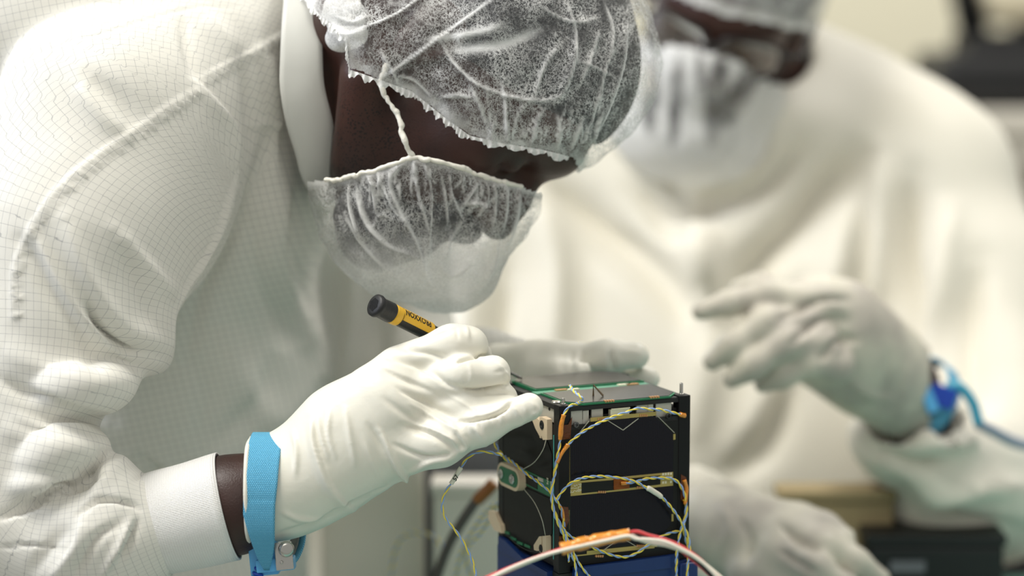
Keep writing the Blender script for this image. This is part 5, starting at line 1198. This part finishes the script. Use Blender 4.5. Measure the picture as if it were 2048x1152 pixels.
tag(mesh_obj('glove', V, F, M_glB, pb_, True), 'raised glove with spread fingers')
gb2 = union([plimb([(1340, 1020, 2.06, 72), (1440, 1050, 2.00, 70), (1500, 1080, 1.97, 76)], .03, FW, 1.1), (plimb([(1500, 1085, 1.97, 76), (1580, 1110, 1.94, 84)], .03, FW, 1.4), .03),
    (plimb([(1520, 1050, 1.97, 46), (1600, 1040, 1.95, 30), (1650, 1052, 1.94, 25), (1692, 1074, 1.93, 20)], .01), .015),
    (plimb([(1570, 1075, 1.94, 50), (1650, 1095, 1.92, 31), (1710, 1125, 1.92, 27), (1760, 1158, 1.925, 22)], .01), .006),
    (plimb([(1560, 1110, 1.93, 50), (1630, 1140, 1.90, 33), (1690, 1180, 1.90, 28), (1730, 1215, 1.91, 22)], .01), .006),
    (plimb([(1540, 1150, 1.93, 50), (1590, 1190, 1.91, 30), (1640, 1235, 1.91, 26)], .01), .006), (plimb([(1500, 1150, 1.94, 46), (1540, 1210, 1.93, 28), (1570, 1250, 1.94, 24)], .01), .012)], .01)
V, F = sdf_mesh(gb2, P(1240, 1300, 1.84)-.01, P(1800, 940, 2.12)+.01, .0034); V = relax(V, F, 1, .4); N = vnormals(V, F)
V = fold(V, N, [([(1480, 1040), (1500, 1080), (1490, 1130)], 8, -.004), ([(1440, 1010), (1460, 1050), (1440, 1100)], 8, .003), ([(1560, 1050), (1600, 1080), (1640, 1100)], 6, -.006), ([(1560, 1100), (1590, 1120), (1640, 1150)], 6, -.006)])
tag(mesh_obj('glove', V, F, M_glB, pb_, True), 'lowered glove, thumb uppermost, over the table')
# wrist strap with its clip and cord
ca = unit(P(1860, 820, 2.10)-P(1760, 745, 2.065)); cX = unit(UP-ca*(UP@ca)); cY = np.cross(ca, cX); cc = P(1840, 800, 2.093)
t_ = np.linspace(0, 2*math.pi, 60, endpoint=False)
lo_ = [cc+ca*s_+np.outer(np.cos(t_)*(.0385), cX)+np.outer(np.sin(t_)*.0375, cY) for s_ in np.linspace(-.008, .008, 7)]
stB = ring_strip(lo_, 'wrist_strap', M_strap, pb_, True, .0016)
oc = P(1884, 793, 2.05); mb = MB(); mb.box((-.011, -.009, -.006), (.011, .009, .006), frame(oc, unit(RT-.4*UP), unit(UP+.4*RT), NR), .002); mb.obj('clip', M_cord, stB)
oc = P(1846, 772, 2.045); mb = MB(); mb.box((-.005, -.024, -.004), (.005, .024, .004), frame(oc, unit(RT+.42*UP), unit(UP-.42*RT), NR), .0015); mb.obj('clip_foot', M_clip, stB)
mb = MB(); mb.tube(catmull([P(1893, 775, 2.05), P(1920, 775, 2.05), P(1945, 805, 2.05), P(1958, 850, 2.05)], 10), .0048, 10); mb.obj('cord_sleeve', plain('teal_plastic', srgb(60, 150, 178), .4), stB, True)
mb = MB(); mb.tube(catmull([P(1958, 848, 2.05), P(1985, 862, 2.06), P(2030, 885, 2.08), P(2110, 910, 2.12), P(2200, 1000, 2.2)], 10), .0050, 10); mb.obj('cord', plain('grey_blue_cord', srgb(150, 160, 178), .5), stB, True)

legs(P(1440, 900, 2.5)[0], 2.50, pb_, -.2, -1, .11)
# ------------------------------------------------------------------ things on the table and against the wall
M_case = plain('white_foam', srgb(242, 236, 224), .7); M_grey = plain('grey_case', srgb(112, 114, 120), .55); M_dark = plain('black_case', srgb(16, 16, 17), .5)
def onmat(name, label, cat, px0, px1, pyt, d, depth, mat, bev=.004, zb=.7002):
    """a block standing on the mat whose near face spans px0..px1 and rises to pyt at distance d"""
    a = P(px0, 900, d); b = P(px1, 900, d); t = P((px0+px1)/2, pyt, d); y = d*math.cos(PITCH)
    r = ray((px0+px1)/2, pyt); y0 = a[1]; z1 = CAM[2]+r[2]*(y0/r[1])
    x0 = CAM[0]+ray(px0, pyt)[0]*(y0/ray(px0, pyt)[1]); x1 = CAM[0]+ray(px1, pyt)[0]*(y0/ray(px1, pyt)[1])
    root = empty(name, ((x0+x1)/2, y0, zb)); tag(root, label, cat)
    bx('body', (x0, y0, zb), (x1, y0+depth, z1-.010), mat, root, bev); bx('lid', (x0-.002, y0-.002, z1-.0098), (x1+.002, y0+depth+.002, z1), mat, root, bev*.6)
    return root, (x0, x1, y0, z1)
onmat('storage_case', 'white foam case on the mat below the wrist of the bending person', 'case', 640, 846, 905, 2.10, .07, M_case)
onmat('storage_case', 'lower white foam case on the mat just left of the satellite stand', 'case', 866, 1010, 968, 2.06, .04, M_case)
onmat('equipment_box', 'grey box behind the lower white foam case', 'box', 850, 1010, 866, 2.13, .03, M_grey)
onmat('cardboard_box', 'tan cardboard box behind the lowered glove', 'box', 1560, 1790, 982, 2.12, .035, plain('tan_cardboard', srgb(148, 132, 98), .8))
k_, e_ = onmat('instrument_box', 'dark blurred box at the lower right corner beyond the lowered glove', 'box', 1735, 2010, 1070, 2.08, .08, M_dark)
bx('display', (e_[0]+.02, e_[2]-.0035, .728), (e_[0]+.05, e_[2]-.0005, .738), M_grey, k_)
# bench on the far side of the room
yb_ = 4.1
def wx(px, y): r = ray(px, 576); return CAM[0]+r[0]*(y/r[1])
def wz(py, y): r = ray(1024, py); return CAM[2]+r[2]*(y/r[1])
M_ben = plain('bench_white', srgb(206, 200, 186), .5); M_benf = plain('bench_front', srgb(150, 142, 128), .6); M_shadow = plain('painted_shadow', srgb(20, 20, 20), .6)
bench = empty('laboratory_cabinet', (wx(2100, yb_), yb_, 0)); tag(bench, 'blurred pale cabinet against the back wall at the right', 'cabinet')
x0, x1 = wx(1860, yb_), wx(2700, yb_); zt_ = wz(222, yb_); zm = wz(330, yb_); zk = wz(560, yb_)
bx('worktop', (x0-.02, yb_-.03, zt_-.04), (x1, yb_+.62, zt_), M_ben, bench, .005); bx('drawer', (x0, yb_, zm), (x1, yb_+.55, zt_-.0405), M_ben, bench, .004)
bx('door', (x0, yb_, zk), (x0+.55, yb_+.55, zm-.006), M_benf, bench, .004); bx('door', (x0+.556, yb_, zk), (x1, yb_+.55, zm-.006), M_benf, bench, .004); bx('painted_shadow', (x0+.02, yb_+.05, 0), (x1, yb_+.5, zk-.002), M_shadow, bench)  # last block is painted black for the dark shadow below the cabinet
mic = empty('microscope', (wx(1990, yb_+.1), yb_+.2, zt_)); tag(mic, 'black blurred microscope standing on the pale cabinet at upper right', 'microscope')
def mbx(n, px0, px1, py0, py1, ya, yb2, bev=.02, mat=M_dark): return bx(n, (wx(px0, yb_+ya), yb_+ya, wz(py1, yb_+ya)), (wx(px1, yb_+ya), yb_+yb2, wz(py0, yb_+ya)), mat, mic, bev)
o = mbx('base', 1868, 2110, 112, 214, .02, .30); 
mbx('column', 2030, 2090, 20, 160, .20, .32, .01); mbx('stage', 1925, 2060, 70, 120, .08, .26, .01)
mb = MB(); mb.lathe([(.028, 0), (.028, .10), (.036, .11), (.036, .20)], frame((wx(1940, yb_+.15), yb_+.15, wz(90, yb_+.15)), (1, 0, 0), (0, 1, 0), unit((-.25, 0, 1))), 24); mb.obj('eyepiece_tube', M_dark, mic, True)
mbx('head', 1965, 2080, -10, 50, .10, .30, .015, plain('cream_housing', srgb(176, 166, 140), .5))
